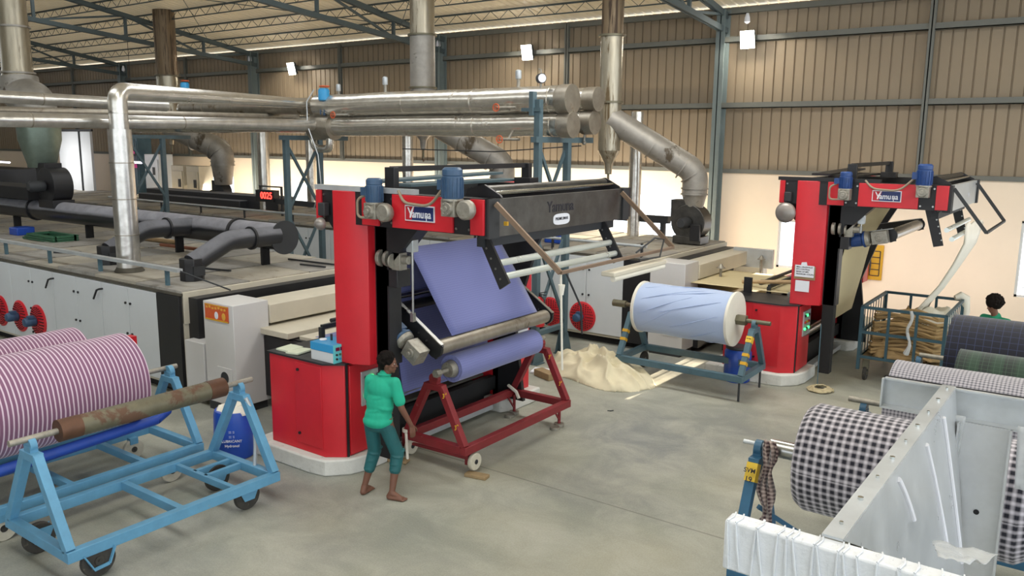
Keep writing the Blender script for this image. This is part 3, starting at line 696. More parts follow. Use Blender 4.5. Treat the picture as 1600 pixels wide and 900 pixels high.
# ================================================================== OVENS
def oven(xe, y0, y1, zt, length, label, ndoor, fans, box_dx):
    t = thing('drying_oven', (xe-length/2, (y0+y1)/2, 0), label, 'oven', 'long textile drying ovens')
    m = MB(); m.box(xe-length, xe, y0+.02, y1, .14, zt-.06); body = m.build('body', 'cream', t)
    m = MB(); m.box(xe-length, xe-.1, y0+.12, y1-.1, 0, .16); m.build('base', 'black_matt', t)
    # roof in plates
    k = 0; n = int(length/1.25); tw = (y1-y0)/3
    for half, mm in ((0, 'oven_top'), (1, 'oven_top_b')):
        m = MB()
        for i in range(n):
            for j in range(3):
                if (i+j) % 2 == half:
                    x1 = xe-i*1.25; m.box(x1-1.235, x1-.012, y0+j*tw+.01, y0+(j+1)*tw-.01, zt-.06, zt+.012*((i*7+j*3) % 3))
        m.build('roof_plates', mm, t)
    m = MB(); m.box(xe-length, xe+.01, y0-.03, y0+.03, zt-.07, zt-.035); m.build('edge_strip', 'grime', t)
    # doors
    xb = xe-.62
    m = MB(); m.box(xb, xe-.02, y0-.035, y0+.06, .12, zt-.08); m.build('end_cover', 'black', t, bevel=.004)
    for i in range(ndoor):
        a = xb-(i+1)*.82; b = xb-i*.82
        m = MB(); m.box(a+.006, b-.006, y0-.03, y0+.03, .2, zt-.09); d = m.build('door_panel', 'white_panel', t, bevel=.004)
        if i < 14:
            for z in (zt-.35, zt-.85, .36):
                m = MB(); m.cyl((b-.07 if i % 2 else a+.07, y0-.05, z), (b-.07 if i % 2 else a+.07, y0-.03, z), .02, n=10); m.build('knob', 'black', d)
        if i in (1, 3) and xe < -10:
            m = MB(); m.tube([(a+.06, y0-.03, zt-.2), (a+.06, y0-.09, zt-.2), (a+.0, y0-.1, zt-.22), (a-.12, y0-.1, zt-.38)], .016, 8); m.build('handle', 'black', d)
    for fx, fz in fans:
        m = MB(); m.lathe([(.3, 0), (.3, .012), (.27, .03), (.02, .035)], (fx, y0-.03, fz), (0, -1, 0), 32); f = m.build('fan_guard', 'red', t)
        g = MB()
        for rr in range(5):
            for k in range(10+rr*4):
                a = 2*PI*k/(10+rr*4); g.cbox((fx+(.1+rr*.037)*math.cos(a), y0-.066, fz+(.1+rr*.037)*math.sin(a)), (.02, .01, .016), ry=-a)
        g.build('guard_slots', 'black_matt', f)
        m = MB(); m.lathe([(.075, 0), (.085, .02), (.085, .17), (.07, .2), (.03, .21)], (fx-.02, y0-.08, fz), (0, -1, 0), 20)
        m.cbox((fx+.0, y0-.17, fz+.09), (.1, .1, .05)); m.build('fan_motor', 'motor_blue', f)
    # delivery end: tall narrow cabinet, hood, tray
    cx = xe+box_dx
    m = MB(); m.box(cx, cx+.7, y0-.05, y0+.55, .12, zt-.05); cb = m.build('end_cabinet', 'white_cabinet', t, bevel=.008)
    m = MB(); m.box(cx+.04, cx+.66, y0-.052, y0+.5, .0, .12); m.build('cabinet_foot', 'charcoal', cb)
    m = MB(); m.box(cx+.28, cx+.62, y0-.06, y0-.05, .38, .68); hp = m.build('hatch_plate', 'white_cabinet', cb, bevel=.003)
    m = MB(); m.cyl((cx+.45, y0-.065, .53), (cx+.45, y0-.055, .53), .09); m.build('hatch_hole', 'charcoal', hp)
    m = MB(); m.box(xe, xe+.25, y0+.1, y1-.1, .5, zt-.1); m.build('end_wall', 'black', t)
    m = MB(); m.box(xe-.02, xe+.03, y0+.02, y1, 1.16 if xe < -10 else 1.3, zt-.02); m.build('end_panel', 'cream', t, bevel=.004)
    m = MB(); m.box(cx+.12, cx+.72, y0+.56, y1-.2, zt-.4, zt-.12); m.build('hood', 'cream', t, bevel=.012)
    m = MB(); m.box(cx+.3, cx+1.3, y0+.4, y1-.5, 1.13, 1.22); m.box(cx+1.36, cx+2.35, y0+.55, y1-.6, 1.08, 1.17); m.build('delivery_tray', 'cream', t, bevel=.01)
    m = MB(); m.box(cx+.35, cx+2.2, y0+.5, y1-.6, .95, 1.12); (m.box(cx+.4, cx+1.6, y0+.45, y0+.65, .2, 1.1) if xe < -10 else (m.box(cx+.4, cx+.8, y0+.45, y0+2.6, .1, 1.1), m.box(cx+1.22, cx+2.2, y0+.6, y0+2.6, .1, 1.1))); m.build('tray_frame', 'black', t)  # back oven: blocks added under the tray to narrow the sun patch
    m = MB(); rx = cx+2.13; m.bar((rx, y0+.3, .9), (rx, y0+.3, 1.45), .06, .06); m.bar((rx, y0+.3, 1.45), (rx, y1-.6, 1.45), .05, .06); m.build('tray_rail', 'charcoal', t); m = MB(); m.cyl((rx-.32, y0+.75, 1.42), (rx-.32, y1-.6, 1.42), .03, n=12); m.bar((rx-.36, y0+.9, 1.45), (rx+.05, y0+.9, 1.48), .03, .02); m.build('tray_rod', 'charcoal', t)
    return t
O1 = oven(-11.05, 6.9, 10.6, 1.66, 36, 'long white panelled drying oven on the left feeding the central machine', 26, [(-17.1, .6), (-16.3, .6), (-15.6, .6)], .62)
m = MB(); m.box(-10.95, -10.48, 6.85, 7.2, .1, .95); m.build('side_cabinet', 'white_cabinet', O1, bevel=.006)
O2 = oven(-6.72, 13.87, 17.4, 1.8, 29.2, 'long drying oven against the back wall with red fan guards on its side', 20, [(-8.22, .5), (-8.98, .5)], -.05)
# poster on the end cabinet of oven 1
t = thing('devotional_poster', (-10.13, 6.845, 1.45), 'small red and gold poster on the white end cabinet', 'poster')
m = MB(); m.box(-10.37, -9.83, 6.836, 6.848, 1.35, 1.58); m.build('poster_sheet', 'orange', t)
for i in range(3): m = MB(); m.ell((-10.27+i*.17, 6.835, 1.43), (.045, .004, .055)); m.build('poster_blob', ('orange', 'paper', 'gold')[i], t)
m = MB()
for i in range(7): m.cbox((-10.32+i*.07, 6.834, 1.535+.008*math.sin(i*2)), (.045, .003, .03), ry=.2*math.sin(i*3))
m.build('poster_lettering', 'gold', t)
m = MB(); m.box(-10.37, -9.83, 6.833, 6.837, 1.35, 1.37); m.box(-10.37, -9.83, 6.833, 6.837, 1.565, 1.58); m.build('poster_edge', 'yellow', t)
# safety rail along oven 1
t = thing('edge_rail', (-17, 7.08, 1.66), 'flat galvanised rail on short posts along the near oven edge', 'rail')
for x in (-11.67, -13.66, -15.41, -17.14, -18.9, -20.7, -22.5, -24.3):
    m = MB(); m.box(x-.03, x+.03, 7.05, 7.1, 1.64, 1.9); m.build('rail_post', 'slate_paint', t)
m = MB(); m.bar((-26, 7.06, 1.93), (-11.3, 7.06, 1.93), .1, .05); m.build('rail_bar', 'galvanised', t)
m = MB(); m.cyl((-11.35, 7.06, 1.93), (-10.4, 7.3, 1.7), .012, n=6); m.build('stay_rod', 'charcoal', t)

# ---- black duct lying on oven 1
t = thing('exhaust_duct', (-18, 9.4, 1.66), 'large grey black duct with two elbow branches lying on the near oven', 'duct')
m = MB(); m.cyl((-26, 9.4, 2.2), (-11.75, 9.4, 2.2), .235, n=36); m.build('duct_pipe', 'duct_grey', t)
for x in (-20.9, -16.8, -13.05): m = MB(); m.lathe([(.235, -.03), (.27, -.03), (.27, .03), (.235, .03)], (x, 9.4, 2.2), (1, 0, 0), 36); m.build('flange', 'black', t)
m = MB(); m.lathe([(.3, 0), (.3, .03), (.1, .035)], (-11.75, 9.4, 2.2), (1, 0, 0), 36); m.build('end_cap', 'charcoal', t)
for x in (-14.35, -11.62-.2):
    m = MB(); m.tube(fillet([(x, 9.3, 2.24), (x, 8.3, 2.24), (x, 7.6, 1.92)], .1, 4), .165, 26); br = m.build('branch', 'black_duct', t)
    m = MB(); m.lathe([(.17, -.02), (.2, -.02), (.2, .02), (.17, .02)], (x, 8.75, 2.24), (0, 1, 0), 30); m.build('flange', 'black', br)
    m = MB(); m.prism([(x+.19*math.cos(PI/8+k*PI/4), 7.6+.19*math.sin(PI/8+k*PI/4)) for k in range(8)], 'z', 1.66, 2.02); m.build('branch_box', 'black', br, bevel=.01)
    m = MB(); m.box(x+.17, x+.21, 7.5, 7.7, 1.75, 1.9); m.build('damper', 'charcoal', br)
for x in (-22.0, -18.5, -15, -12.3): m = MB(); m.box(x-.03, x+.03, 9.32, 9.48, 1.66, 1.99); m.build('saddle', 'black_matt', t)

# ---- fan on oven 1
def blower(x, y, z, s, lab, cname='charcoal', grp='exhaust blowers on the ovens', motor_dir=1):
    t = thing('exhaust_blower', (x, y, z), lab, 'fan', grp)
    m = MB(); pts = []
    for k in range(30):
        a = 2*PI*k/30; pts.append((x+.42*s*math.cos(a)*1.0, z+.5*s+.42*s*math.sin(a)))
    m.prism(pts, 'y', y-.22*s, y+.22*s); m.box(x-.45*s, x-.02, y-.2*s, y+.2*s, z+.5*s, z+1.02*s); m.box(x-.35*s, x+.35*s, y-.25*s, y+.25*s, z, z+.18*s); m.build('scroll_housing', cname, t, bevel=.01)
    m = MB(); m.lathe([(.1*s, 0), (.13*s, .02), (.13*s, .3*s), (.09*s, .36*s)], (x+.0*s, y-.24*s, z+.5*s), (0, -1, 0), 20); m.build('fan_motor', 'charcoal' if cname != 'duct_galv' else 'motor_navy', t)
    return t
blower(-19.9, 9.4, 2.3, 1.0, 'black exhaust blower on the near oven under the flared grey duct', 'black')
m = MB(); m.box(-26, -20.4, 9.0, 9.8, 2.45, 2.75)
setp(m.build('transition_duct', 'black_matt', bevel=.02), 'flat black box duct on the near oven beside its blower', 'duct')
t = thing('exhaust_stack', (-20.4, 9.4, 3.0), 'flared green grey stack rising from the near oven blower at far left', 'duct', 'exhaust stacks')
m = MB(); m.lathe([(.27, 3.2), (.29, 3.22), (.46, 3.85), (.47, 4.3), (.46, 4.45)], (-20.45, 9.4, 0), n=36); m.build('cone', 'duct_green', t)
m = MB(); m.lathe([(.4, 4.95), (.36, 5.25), (.33, 5.5), (.32, 6.5)], (-21.25, 9.4, 0), n=36); m.build('stack_lower', 'stack_metal', t)
for z, r in ((4.45, .47), (5.4, .35), (6.45, .33)):
    m = MB(); m.lathe([(r-.02, -.02), (r+.03, -.02), (r+.03, .02), (r-.02, .02)], (-20.45 if z < 5 else -21.25, 9.4, z), n=36); m.build('flange', 'duct_galv', t)
m = MB(); m.cyl((-21.25, 9.4, 6.45), (-21.3, 9.4, 8.88), .31, n=36); m.build('stack_upper', 'stack_metal', t)
m = MB(); m.tube(fillet([(-20.45, 9.4, 4.4), (-20.5, 9.4, 4.75), (-21.2, 9.4, 4.9), (-21.25, 9.4, 5.3)], .3), .43, 36); m.build('elbow', 'duct_galv', t)

# ---- stacks and blowers of oven 2
def stack(x, y, r, zc, tip, lab, elbow, rust_from, mats=('stack_metal', 'stack_rust'), cone=True, rb=.265):
    t = thing('exhaust_stack', (x, y, tip), lab, 'duct', 'exhaust stacks')
    m = MB(); m.cyl((x, y, zc), (x, y, rust_from), r, n=36); m.build('stack_lower', mats[0], t)
    m = MB(); m.cyl((x, y, rust_from), (x, y, RZ(y)-.02), r*.97, n=36); m.build('stack_upper', mats[1], t)
    m = MB(); m.lathe([(r, -.02), (r+.05, -.02), (r+.05, .02), (r, .02)], (x, y, rust_from), n=36); m.build('flange', 'rust_pipe', t); m = MB(); m.lathe([(r, -.02), (r+.04, -.02), (r+.04, .02), (r, .02)], (x, y, zc+1.0), n=36); m.build('flange', 'rust_pipe', t)
    if cone:
        m = MB(); m.lathe([(.04, -.22), (.07, -.2), (.09, 0), (.1, .02), (r*.98, .26), (r, .28)], (x, y, zc-.28), n=30); m.build('drain_cone', mats[0], t)
        m = MB(); m.cyl((x, y, tip-.1), (x, y, zc-.45), .025, n=10); m.cyl((x, y, zc-.5), (x, y, zc-.46), .07, n=12); m.build('drain_valve', 'rust_pipe', t)
    ex, ey, z0, z1, zb = elbow
    m = MB(); d = V((ex-x, ey-y, z1-z0)); a = V((x, y, z0)); b = V((ex, ey, z1))
    pts = fillet([a, V((ex, ey, z1+.05)), V((ex, ey, z1-.42))], .42, 8)
    m.tube(pts, rb, 30); el = m.build('side_duct', 'duct_galv', t)
    for p, q, nm in ((a+d*.5, d, 'seam_ring'), (a+d*.86, d, 'seam_ring'), (V((ex, ey, z1-.42)), V((0, 0, 1)), 'seam_ring'), (V((ex, ey, z1-.3)), V((.0, 0, 1)), 'seam_ring'), (a+d*.97-V((0, 0, .04)), V((d.x, d.y, -abs(d.x)*1.6)), 'seam_ring')):
        m = MB(); m.lathe([(rb, -.012), (rb+.025, -.012), (rb+.025, .012), (rb, .012)], p, q, 30); m.build(nm, 'duct_galv', el)
    m = MB(); m.lathe([(rb*.72, 0), (rb*.76, .03), (rb*.98, z1-.42-zb)], (ex, ey, zb), n=30); m.build('reducer', 'duct_galv', t)
    return t
stack(-8.72, 15.6, .235, 3.75, 3.2, 'tall stained steel stack with drain cone, just right of the pipe ends', (-7.08, 16.4, 4.42, 3.28, 2.58), 6.1)
stack(-14.0, 15.6, .31, 4.2, 3.5, 'wide grey stack behind the middle of the large pipes', (-12.05, 16.3, 4.5, 3.35, 2.5), 6.45, ('duct_galv', 'stack_metal'), rb=.3)
stack(-25.0, 15.6, .34, 4.2, 3.5, 'brown grey stack rising behind the left pipes, second from left', (-23.3, 16.3, 4.3, 3.5, 2.45), 5.9, ('stack_metal', 'stack_rust'), rb=.36)
blower(-7.12, 16.4, 1.82, .9, 'round bodied blower on the back oven under the diagonal duct', 'steel_dark')
blower(-12.05, 16.3, 1.82, .75, 'dim blower on the back oven hidden behind the red machine', 'charcoal')
m = MB(); m.box(-7.02, -6.8, 16.1, 16.17, 1.9, 2.25); setp(m.build('access_cover', 'black', bevel=.01), 'black cover plate on the side of the round bodied blower', 'plate')
blower(-23.4, 16.3, 1.82, .75, 'dark blower at the foot of the bent brown duct on the back oven', 'charcoal')
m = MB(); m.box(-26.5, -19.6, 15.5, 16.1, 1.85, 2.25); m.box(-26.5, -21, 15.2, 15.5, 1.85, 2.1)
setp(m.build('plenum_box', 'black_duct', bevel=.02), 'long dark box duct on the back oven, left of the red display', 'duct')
m = MB(); m.bar((-16, 17.2, 2.2), (-8.0, 17.2, 2.2), .16, .16); m.box(-15.9, -15.8, 17.15, 17.25, 1.8, 2.2); m.box(-8.2, -8.1, 17.15, 17.25, 1.8, 2.2)
setp(m.build('cable_tray', 'charcoal'), 'dark tray along the back oven behind the blower', 'tray')
for x, y, z1, r, lab in ((-8.75, 16.9, 4.6, .14, 'thin shiny riser pipe beside the tall stained stack'), (-13.6, 14.6, 4.3, .13, 'thin shiny riser pipe in front of the wide grey stack'), (-20.3, 15.6, 4.3, .17, 'thin shiny riser pipe left of the red display'), (-20.2, 17.3, 4.5, .15, 'thin shiny riser pipe right of the red display')):
    t = thing('riser_pipe', (x, y, 1.8), lab, 'pipe', 'thin riser pipes')
    m = MB(); m.cyl((x, y, 1.8), (x, y, z1), r, n=24); m.build('pipe', 'foil', t)
    m = MB(); m.lathe([(r, -.01), (r+.012, -.01), (r+.012, .01), (r, .01)], (x, y, 1.8+(z1-1.8)*.55), n=24); m.build('seam_ring', 'foil', t)

# ================================================================== HEADER PIPES AND SUPPORTS
def header(y, z, r, x0, x1, label, mt='foil', elbow_big=False):
    t = thing('header_pipe', ((x0+x1)/2, y, z), label, 'pipe', 'large foil clad header pipes')
    m = MB(); n = 26; pts = []
    for k in range(n+1):
        xx = x0+(x1-x0)*k/n; pts.append((xx, y+.012*noise.noise(V((xx, y, 0))*1.1), z+.02*noise.noise(V((xx*.6, z, 3)))))
    m.tube(pts, [r*(1+.03*noise.noise(V((p[0]*1.7, z, 1)))) for p in pts], 32); m.build('pipe', mt, t)
    xx = x1
    for xx in [x1-.4-i*1.7 for i in range(int((x1-x0)/1.7))]: m = MB(); m.lathe([(r, -.008), (r*1.05, -.008), (r*1.05, .008), (r, .008)], (xx, y, z), (1, 0, 0), 32); m.build('seam_ring', mt, t)
    m = MB(); m.lathe([(r*1.06, -.25), (r*1.1, -.2), (r*1.1, 0), (r*.3, .012)], (x1, y, z), (1, 0, 0), 36); m.build('end_cap', 'foil_matt', t)
    return t
header(12.25, 4.63, .235, -14.0, -7.58, 'upper front foil clad pipe ending in a round stained cap')
header(12.25, 4.2, .2, -13.75, -7.55, 'lower front foil clad pipe ending in a round stained cap')
header(13.2, 4.68, .2, -20.5, -7.62, 'upper rear foil clad pipe with its round end cap behind')
header(13.2, 4.27, .2, -23, -7.68, 'lower rear foil clad pipe with its round end cap behind')
t = thing('pipe_junction', (-13.9, 12.25, 4.2), 'box like foil collar where a thin pipe joins the lower front pipe', 'pipe')
m = MB(); m.cyl((-14.15, 12.25, 4.18), (-13.5, 12.25, 4.18), .27, n=30); m.build('collar', 'foil_matt', t)
m = MB(); m.tube(fillet([(-14.3, 12.4, 4.6), (-14.3, 12.3, 3.72), (-13.62, 12.2, 3.72), (-13.6, 12.2, 4.0)], .3, 10), .085, 16); m.build('drain_loop', 'foil', t)
# thin pipes running toward the camera side
t = thing('steam_pipe', (-13.37, 7.42, 1.66), 'shiny foil clad downpipe with elbow standing on the near oven', 'pipe')
m = MB(); m.cyl((-13.37, 7.42, 1.64), (-13.37, 7.42, 4.05), .19, .185, n=30); m.build('downpipe', 'foil_clean', t)
m = MB(); m.cyl((-13.37, 7.42, 4.03), (-13.37, 7.42, 4.34), .15, n=28); m.build('downpipe_top', 'foil_clean', t)
m = MB(); _p = fillet([(-13.37, 7.42, 4.3), (-13.37, 7.42, 4.66), (-14.28, 12.4, 4.68), (-14.3, 12.42, 4.2)], .28, 10); m.tube(_p, [.15-.05*min(1, max(0, (q.y-7.9)/4)) for q in _p], 28); m.build('cross_pipe', 'foil', t)
for z in (2.3, 2.9, 3.5): m = MB(); m.lathe([(.19, -.008), (.198, -.008), (.198, .008), (.19, .008)], (-13.37, 7.42, z), n=30); m.build('seam_ring', 'foil_matt', t)
m = MB(); m.lathe([(.22, 0), (.24, .02), (.2, .09)], (-13.37, 7.42, 1.66), n=24); m.build('lagging_foot', 'grime', t)
def thin(label, pts, r, mt='foil_clean'):
    t = thing('thin_pipe', pts[0], label, 'pipe', 'thin foil clad pipes'); m = MB(); m.tube(pts, r, 24); m.build('pipe', mt, t)
    for k in (.2, .45, .7): p = V(pts[0]).lerp(V(pts[-1]), k); m = MB(); m.lathe([(r, -.01), (r*1.05, -.01), (r*1.05, .01), (r, .01)], p, V(pts[-1])-V(pts[0]), 24); m.build('seam_ring', 'foil_matt', t)
thin('middle thin foil pipe joining the box like collar', [(-13.9, 1.5, 4.13), (-13.9, 12.1, 4.22)], .115)
thin('upper thin foil pipe passing behind the shiny downpipe at left', [(-14.35, 1.5, 4.58), (-14.35, 8.9, 4.5)], .1)
thin('lowest thin pipe at far left behind the downpipe', [(-15.6, 1.5, 4.3), (-15.6, 13.0, 4.42)], .07, 'foil_matt')
thin('white wrapped stub pipe after the blue valve, left of centre', [(-19.0, 12.25, 4.66), (-14.2, 12.25, 4.62)], .16, 'foil_matt')
# trestles
for i, x in enumerate((-8.0, -14.62, -20.9)):
    t = thing('pipe_trestle', (x, 12.3, 0), ('blue grey braced trestle carrying the pipe ends', 'blue grey braced trestle behind the left end of the red machine', 'blue grey braced trestle at left with bright lights behind it')[i], 'support', 'pipe trestles')
    for y in (11.84, 12.78):
        z1 = 4.62 if i == 0 and y < 12 else 4.0
        m = MB(); m.box(x-.058, x+.058, y-.055, y+.055, 0, z1); m.build('leg', 'teal_steel', t, bevel=.004)
        m = MB(); m.box(x-.13, x+.13, y-.13, y+.13, 0, .015); m.prism([(y-.18, .015), (y+.18, .015), (y+.05, .4), (y-.05, .4)], 'x', x-.075, x-.07); m.prism([(y-.18, .015), (y+.18, .015), (y+.05, .4), (y-.05, .4)], 'x', x+.07, x+.075); m.build('foot', 'teal_steel', t)
    for z0, z1 in ((2.3, 3.8), (.6, 2.2)):
        m = MB(); m.bar((x-.03, 11.84, z0), (x-.03, 12.78, z1), .04, .06); m.bar((x+.03, 12.78, z0), (x+.03, 11.84, z1), .04, .06); m.build('brace', 'teal_steel', t)
    m = MB(); m.box(x-.06, x+.06, 11.7, 13.6, 3.9, 4.0); m.build('cross_head', 'teal_steel', t)
    m = MB(); m.box(x-.05, x+.05, 11.84, 12.78, .5, .58); m.build('tie', 'teal_steel', t)
m = MB(); m.box(-8.3, -7.9, 11.75, 11.82, 4.42, 4.48); m.box(-8.12, -8.04, 11.72, 11.84, 4.35, 4.75)
setp(m.build('pipe_clamp', 'teal_steel'), 'small steel clamp gripping the upper front pipe beside the gauge', 'clamp')
# valves, gauge, vents
def handwheel(t, p, r, d=(0, 0, 1), mt='orange'):
    m = MB(); x, y = ortho(d); p = V(p); pts = [p+(x*math.cos(2*PI*k/16)+y*math.sin(2*PI*k/16))*r for k in range(17)]
    m.tube(pts, r*.14, 8, False); m.bar(p-x*r, p+x*r, r*.16, r*.16); m.bar(p-y*r, p+y*r, r*.16, r*.16); return m.build('hand_wheel', mt, t)
for x, y, z, lab, s in ((-13.65, 12.1, 4.72, 'blue control valve with red wheel on the upper pipe left end', 1.0), (-18.9, 12.25, 5.05, 'small distant blue valve at the end of the white stub pipe', .9)):
    t = thing('control_valve', (x, y, z), lab, 'valve', 'blue control valves')
    m = MB(); m.lathe([(.09*s, 0), (.12*s, .02), (.12*s, .22*s), (.09*s, .26*s)], (x, y, z+.0), n=20); m.build('actuator', 'panel_blue', t)
    m = MB()
    for k in range(4): a = PI/4+k*PI/2; m.cyl((x+.08*s*math.cos(a), y+.08*s*math.sin(a), z-.28*s), (x+.08*s*math.cos(a), y+.08*s*math.sin(a), z), .014, n=6)
    m.cyl((x, y, z-.3*s), (x, y, z), .03); m.build('yoke', 'motor_blue', t)
    handwheel(t, (x+.02, y, z+.3*s), .1*s)
t = thing('pressure_gauge', (-8.05, 12.1, 4.87), 'round pressure gauge standing on the upper front pipe', 'gauge')
m = MB(); m.cyl((-8.1, 12.02, 4.98), (-8.03, 11.97, 4.98), .085, n=26); m.build('gauge_case', 'charcoal', t)
m = MB(); m.cyl((-8.035, 11.975, 4.98), (-8.02, 11.965, 4.98), .07, n=26); m.build('dial', 'paper', t)
m = MB(); m.cyl((-8.07, 12.0, 4.82), (-8.07, 12.0, 4.92), .02, n=8); m.tube([(-8.07, 12.0, 5.06), (-8.07, 12.0, 5.12), (-8.12, 12.0, 5.14)], .014, 8); m.build('stem', 'gear_metal', t)
for x, y, z, lab in ((-12.0, 12.25, 4.87, 'small vent cup on the upper front pipe left half'), (-8.72, 12.25, 4.87, 'small vent cup on the upper front pipe near the gauge'), (-14.4, 13.2, 4.86, 'small vent cup below the left floodlight')):
    t = thing('air_vent', (x, y, z), lab, 'vent', 'air vents on the pipes')
    m = MB(); m.lathe([(.05, .14), (.055, .15), (.055, .28), (.03, .3)], (x, y, z), n=16); m.build('cup', 'galvanised', t)
    m = MB(); m.cyl((x, y, z), (x, y, z+.15), .03, n=8); m.build('stem', 'gear_metal', t)
for x, y, z, lab in ((-8.9, 11.95, 4.5, 'orange wheel stop valve between the two front pipes'), (-8.82, 11.95, 3.95, 'red wheel stop valve under the lower front pipe'), (-13.15, 12.0, 4.42, 'red wheel stop valve near the blue control valve')):
    t = thing('stop_valve', (x, y, z), lab, 'valve', 'stop valves on the pipes')
    handwheel(t, (x, y-.12, z), .065, (0, 1, 0)); m = MB(); m.cyl((x, y-.12, z), (x, y+.1, z), .02, n=8); m.cyl((x-.05, y, z), (x+.35, y, z), .025, n=10); m.cyl((x+.1, y, z), (x+.1, 12.2, 4.2 if z < 4.3 else 4.45), .02, n=8); m.build('valve_body', 'gear_metal', t)
t = thing('drain_cock', (-7.9, 13.2, 3.95), 'tiny drain cock under the lower rear pipe end', 'valve'); m = MB(); m.cyl((-7.9, 13.2, 3.9), (-7.9, 13.2, 4.08), .02, n=8); m.ell((-7.9, 13.2, 3.9), .04); m.build('cock', 'gear_metal', t)
for pts, lab in (([(-13.72, 11.9, 4.95), (-13.85, 11.8, 4.7), (-13.85, 11.8, 4.2), (-13.55, 11.8, 3.6), (-13.6, 11.9, 3.0), (-14.2, 12.2, 2.4)], 'pale cable dangling from the blue control valve'), ([(-7.9, 13.1, 3.85), (-9.5, 12.6, 3.72), (-11.5, 12.2, 3.75)], 'dark cable stretched below the header pipes')):
    m = MB(); m.tube(pts, .012, 6); setp(m.build('cable', 'galvanised' if 'pale' in lab else 'charcoal'), lab, 'cable')

# ================================================================== FLOODLIGHTS
for i, (x, z, lab) in enumerate(((-23.7, 6.38, 'lit floodlight over the left part of the back wall'), (-13.64, 6.4, 'lit floodlight above the middle of the pipes'), (-7.3, 6.36, 'lit floodlight right of the tall steel column, nearest'), )):
    t = thing('floodlight', (x, 19.6, z), lab, 'light', 'lit floodlights')
    m = MB(); m.cbox((x, 19.62, z), (.3, .12, .38), rx=.25); m.build('housing', 'charcoal', t, bevel=.01)
    m = MB(); m.cbox((x, 19.55, z-.02), (.33, .02, .4), rx=.25); m.build('lamp_face', 'flood_face', t)
    m = MB(); m.bar((x, 19.62, z+.1), (x, 19.86, z+.1), .04, .03); m.build('bracket', 'steel_dark', t)
    lamp('flood_lamp', 'SPOT', (x, 19.45, z-.05), 110, (1, .9, .74), (math.radians(50), 0, 0), .12).data.spot_size = 2.6
for i, x in enumerate((-34.9, -26.3, -17.2, -7.6)):
    t = thing('eave_lamp', (x, 19.6, 6.85), 'small unlit white lamp under the eave, number counted by column: %s' % ('farthest column' if i == 0 else 'second farthest column' if i == 1 else 'column behind the wide stack' if i == 2 else 'nearest column'), 'light', 'unlit eave lamps')
    t['label'] = ('small unlit white lamp under the eave at the farthest column', 'small unlit white lamp under the eave left of the brown stack', 'small unlit white lamp under the eave beside the wide grey stack', 'small unlit white lamp at the top of the nearest steel column')[i]
    m = MB(); m.lathe([(.03, .1), (.06, 0), (.07, -.1), (.02, -.14)], (x+.25, 19.6, 6.85), n=14); m.build('shade', 'paper', t); m = MB(); m.bar((x+.25, 19.6, 6.95), (x-.3, 19.8, 6.98), .03); m.build('bracket', 'steel_dark', t)

# ================================================================== TROLLEYS
def trolley(name, label, group, ax, cen, L, Wd, zb, zt, bar, mt, feet, apex=.09, cross=(), wheel_r=.11, tyre='rubber', legw=None, top=True):
    """ax: axis letter of roll direction. cen: centre xy. A frames at both ends."""
    t = thing(name, (cen[0], cen[1], 0), label, 'trolley', group)
    def P(l, w_, z): return V((cen[0]+l, cen[1]+w_, z)) if ax == 'x' else V((cen[0]+w_, cen[1]+l, z))
    for w_ in (-Wd/2, Wd/2): m = MB(); m.bar(P(-L/2-bar/2, w_, zb), P(L/2+bar/2, w_, zb), bar, bar*1.2); m.build('base_rail', mt, t, bevel=.004)
    for l in (-L/2, L/2):
        m = MB(); m.bar(P(l, -Wd/2+bar/2, zb), P(l, Wd/2-bar/2, zb), bar, bar*1.15); m.build('base_rail', mt, t, bevel=.004)
        for s in (-1, 1):
            m = MB(); m.bar(P(l, s*(Wd/2-.01), zb+bar*.5), P(l, s*apex, zt), legw or bar, bar, (1, 0, 0) if ax == 'y' else (0, 1, 0)); m.build('a_frame_leg', mt, t, bevel=.004)
        m = MB(); m.bar(P(l, -apex-bar*.5, zt-bar*.2), P(l, apex+bar*.5, zt-bar*.2), bar*1.1, bar*.9); m.build('a_frame_cap', mt, t, bevel=.004)
        m = MB(); c = P(l, 0, zt+.08); d = P(1, 0, 0)-P(0, 0, 0); m.cyl(c-d*.03, c+d*.03, .07, n=16); m.cbox(P(l, 0, zt+.04), (.07, .12, .08) if ax == 'x' else (.12, .07, .08)); m.build('bearing_block', mt, t)
    for l in cross: m = MB(); m.bar(P(l, -Wd/2, zb), P(l, Wd/2, zb), bar*.8, bar); m.build('cross_rail', mt, t)
    return t, P
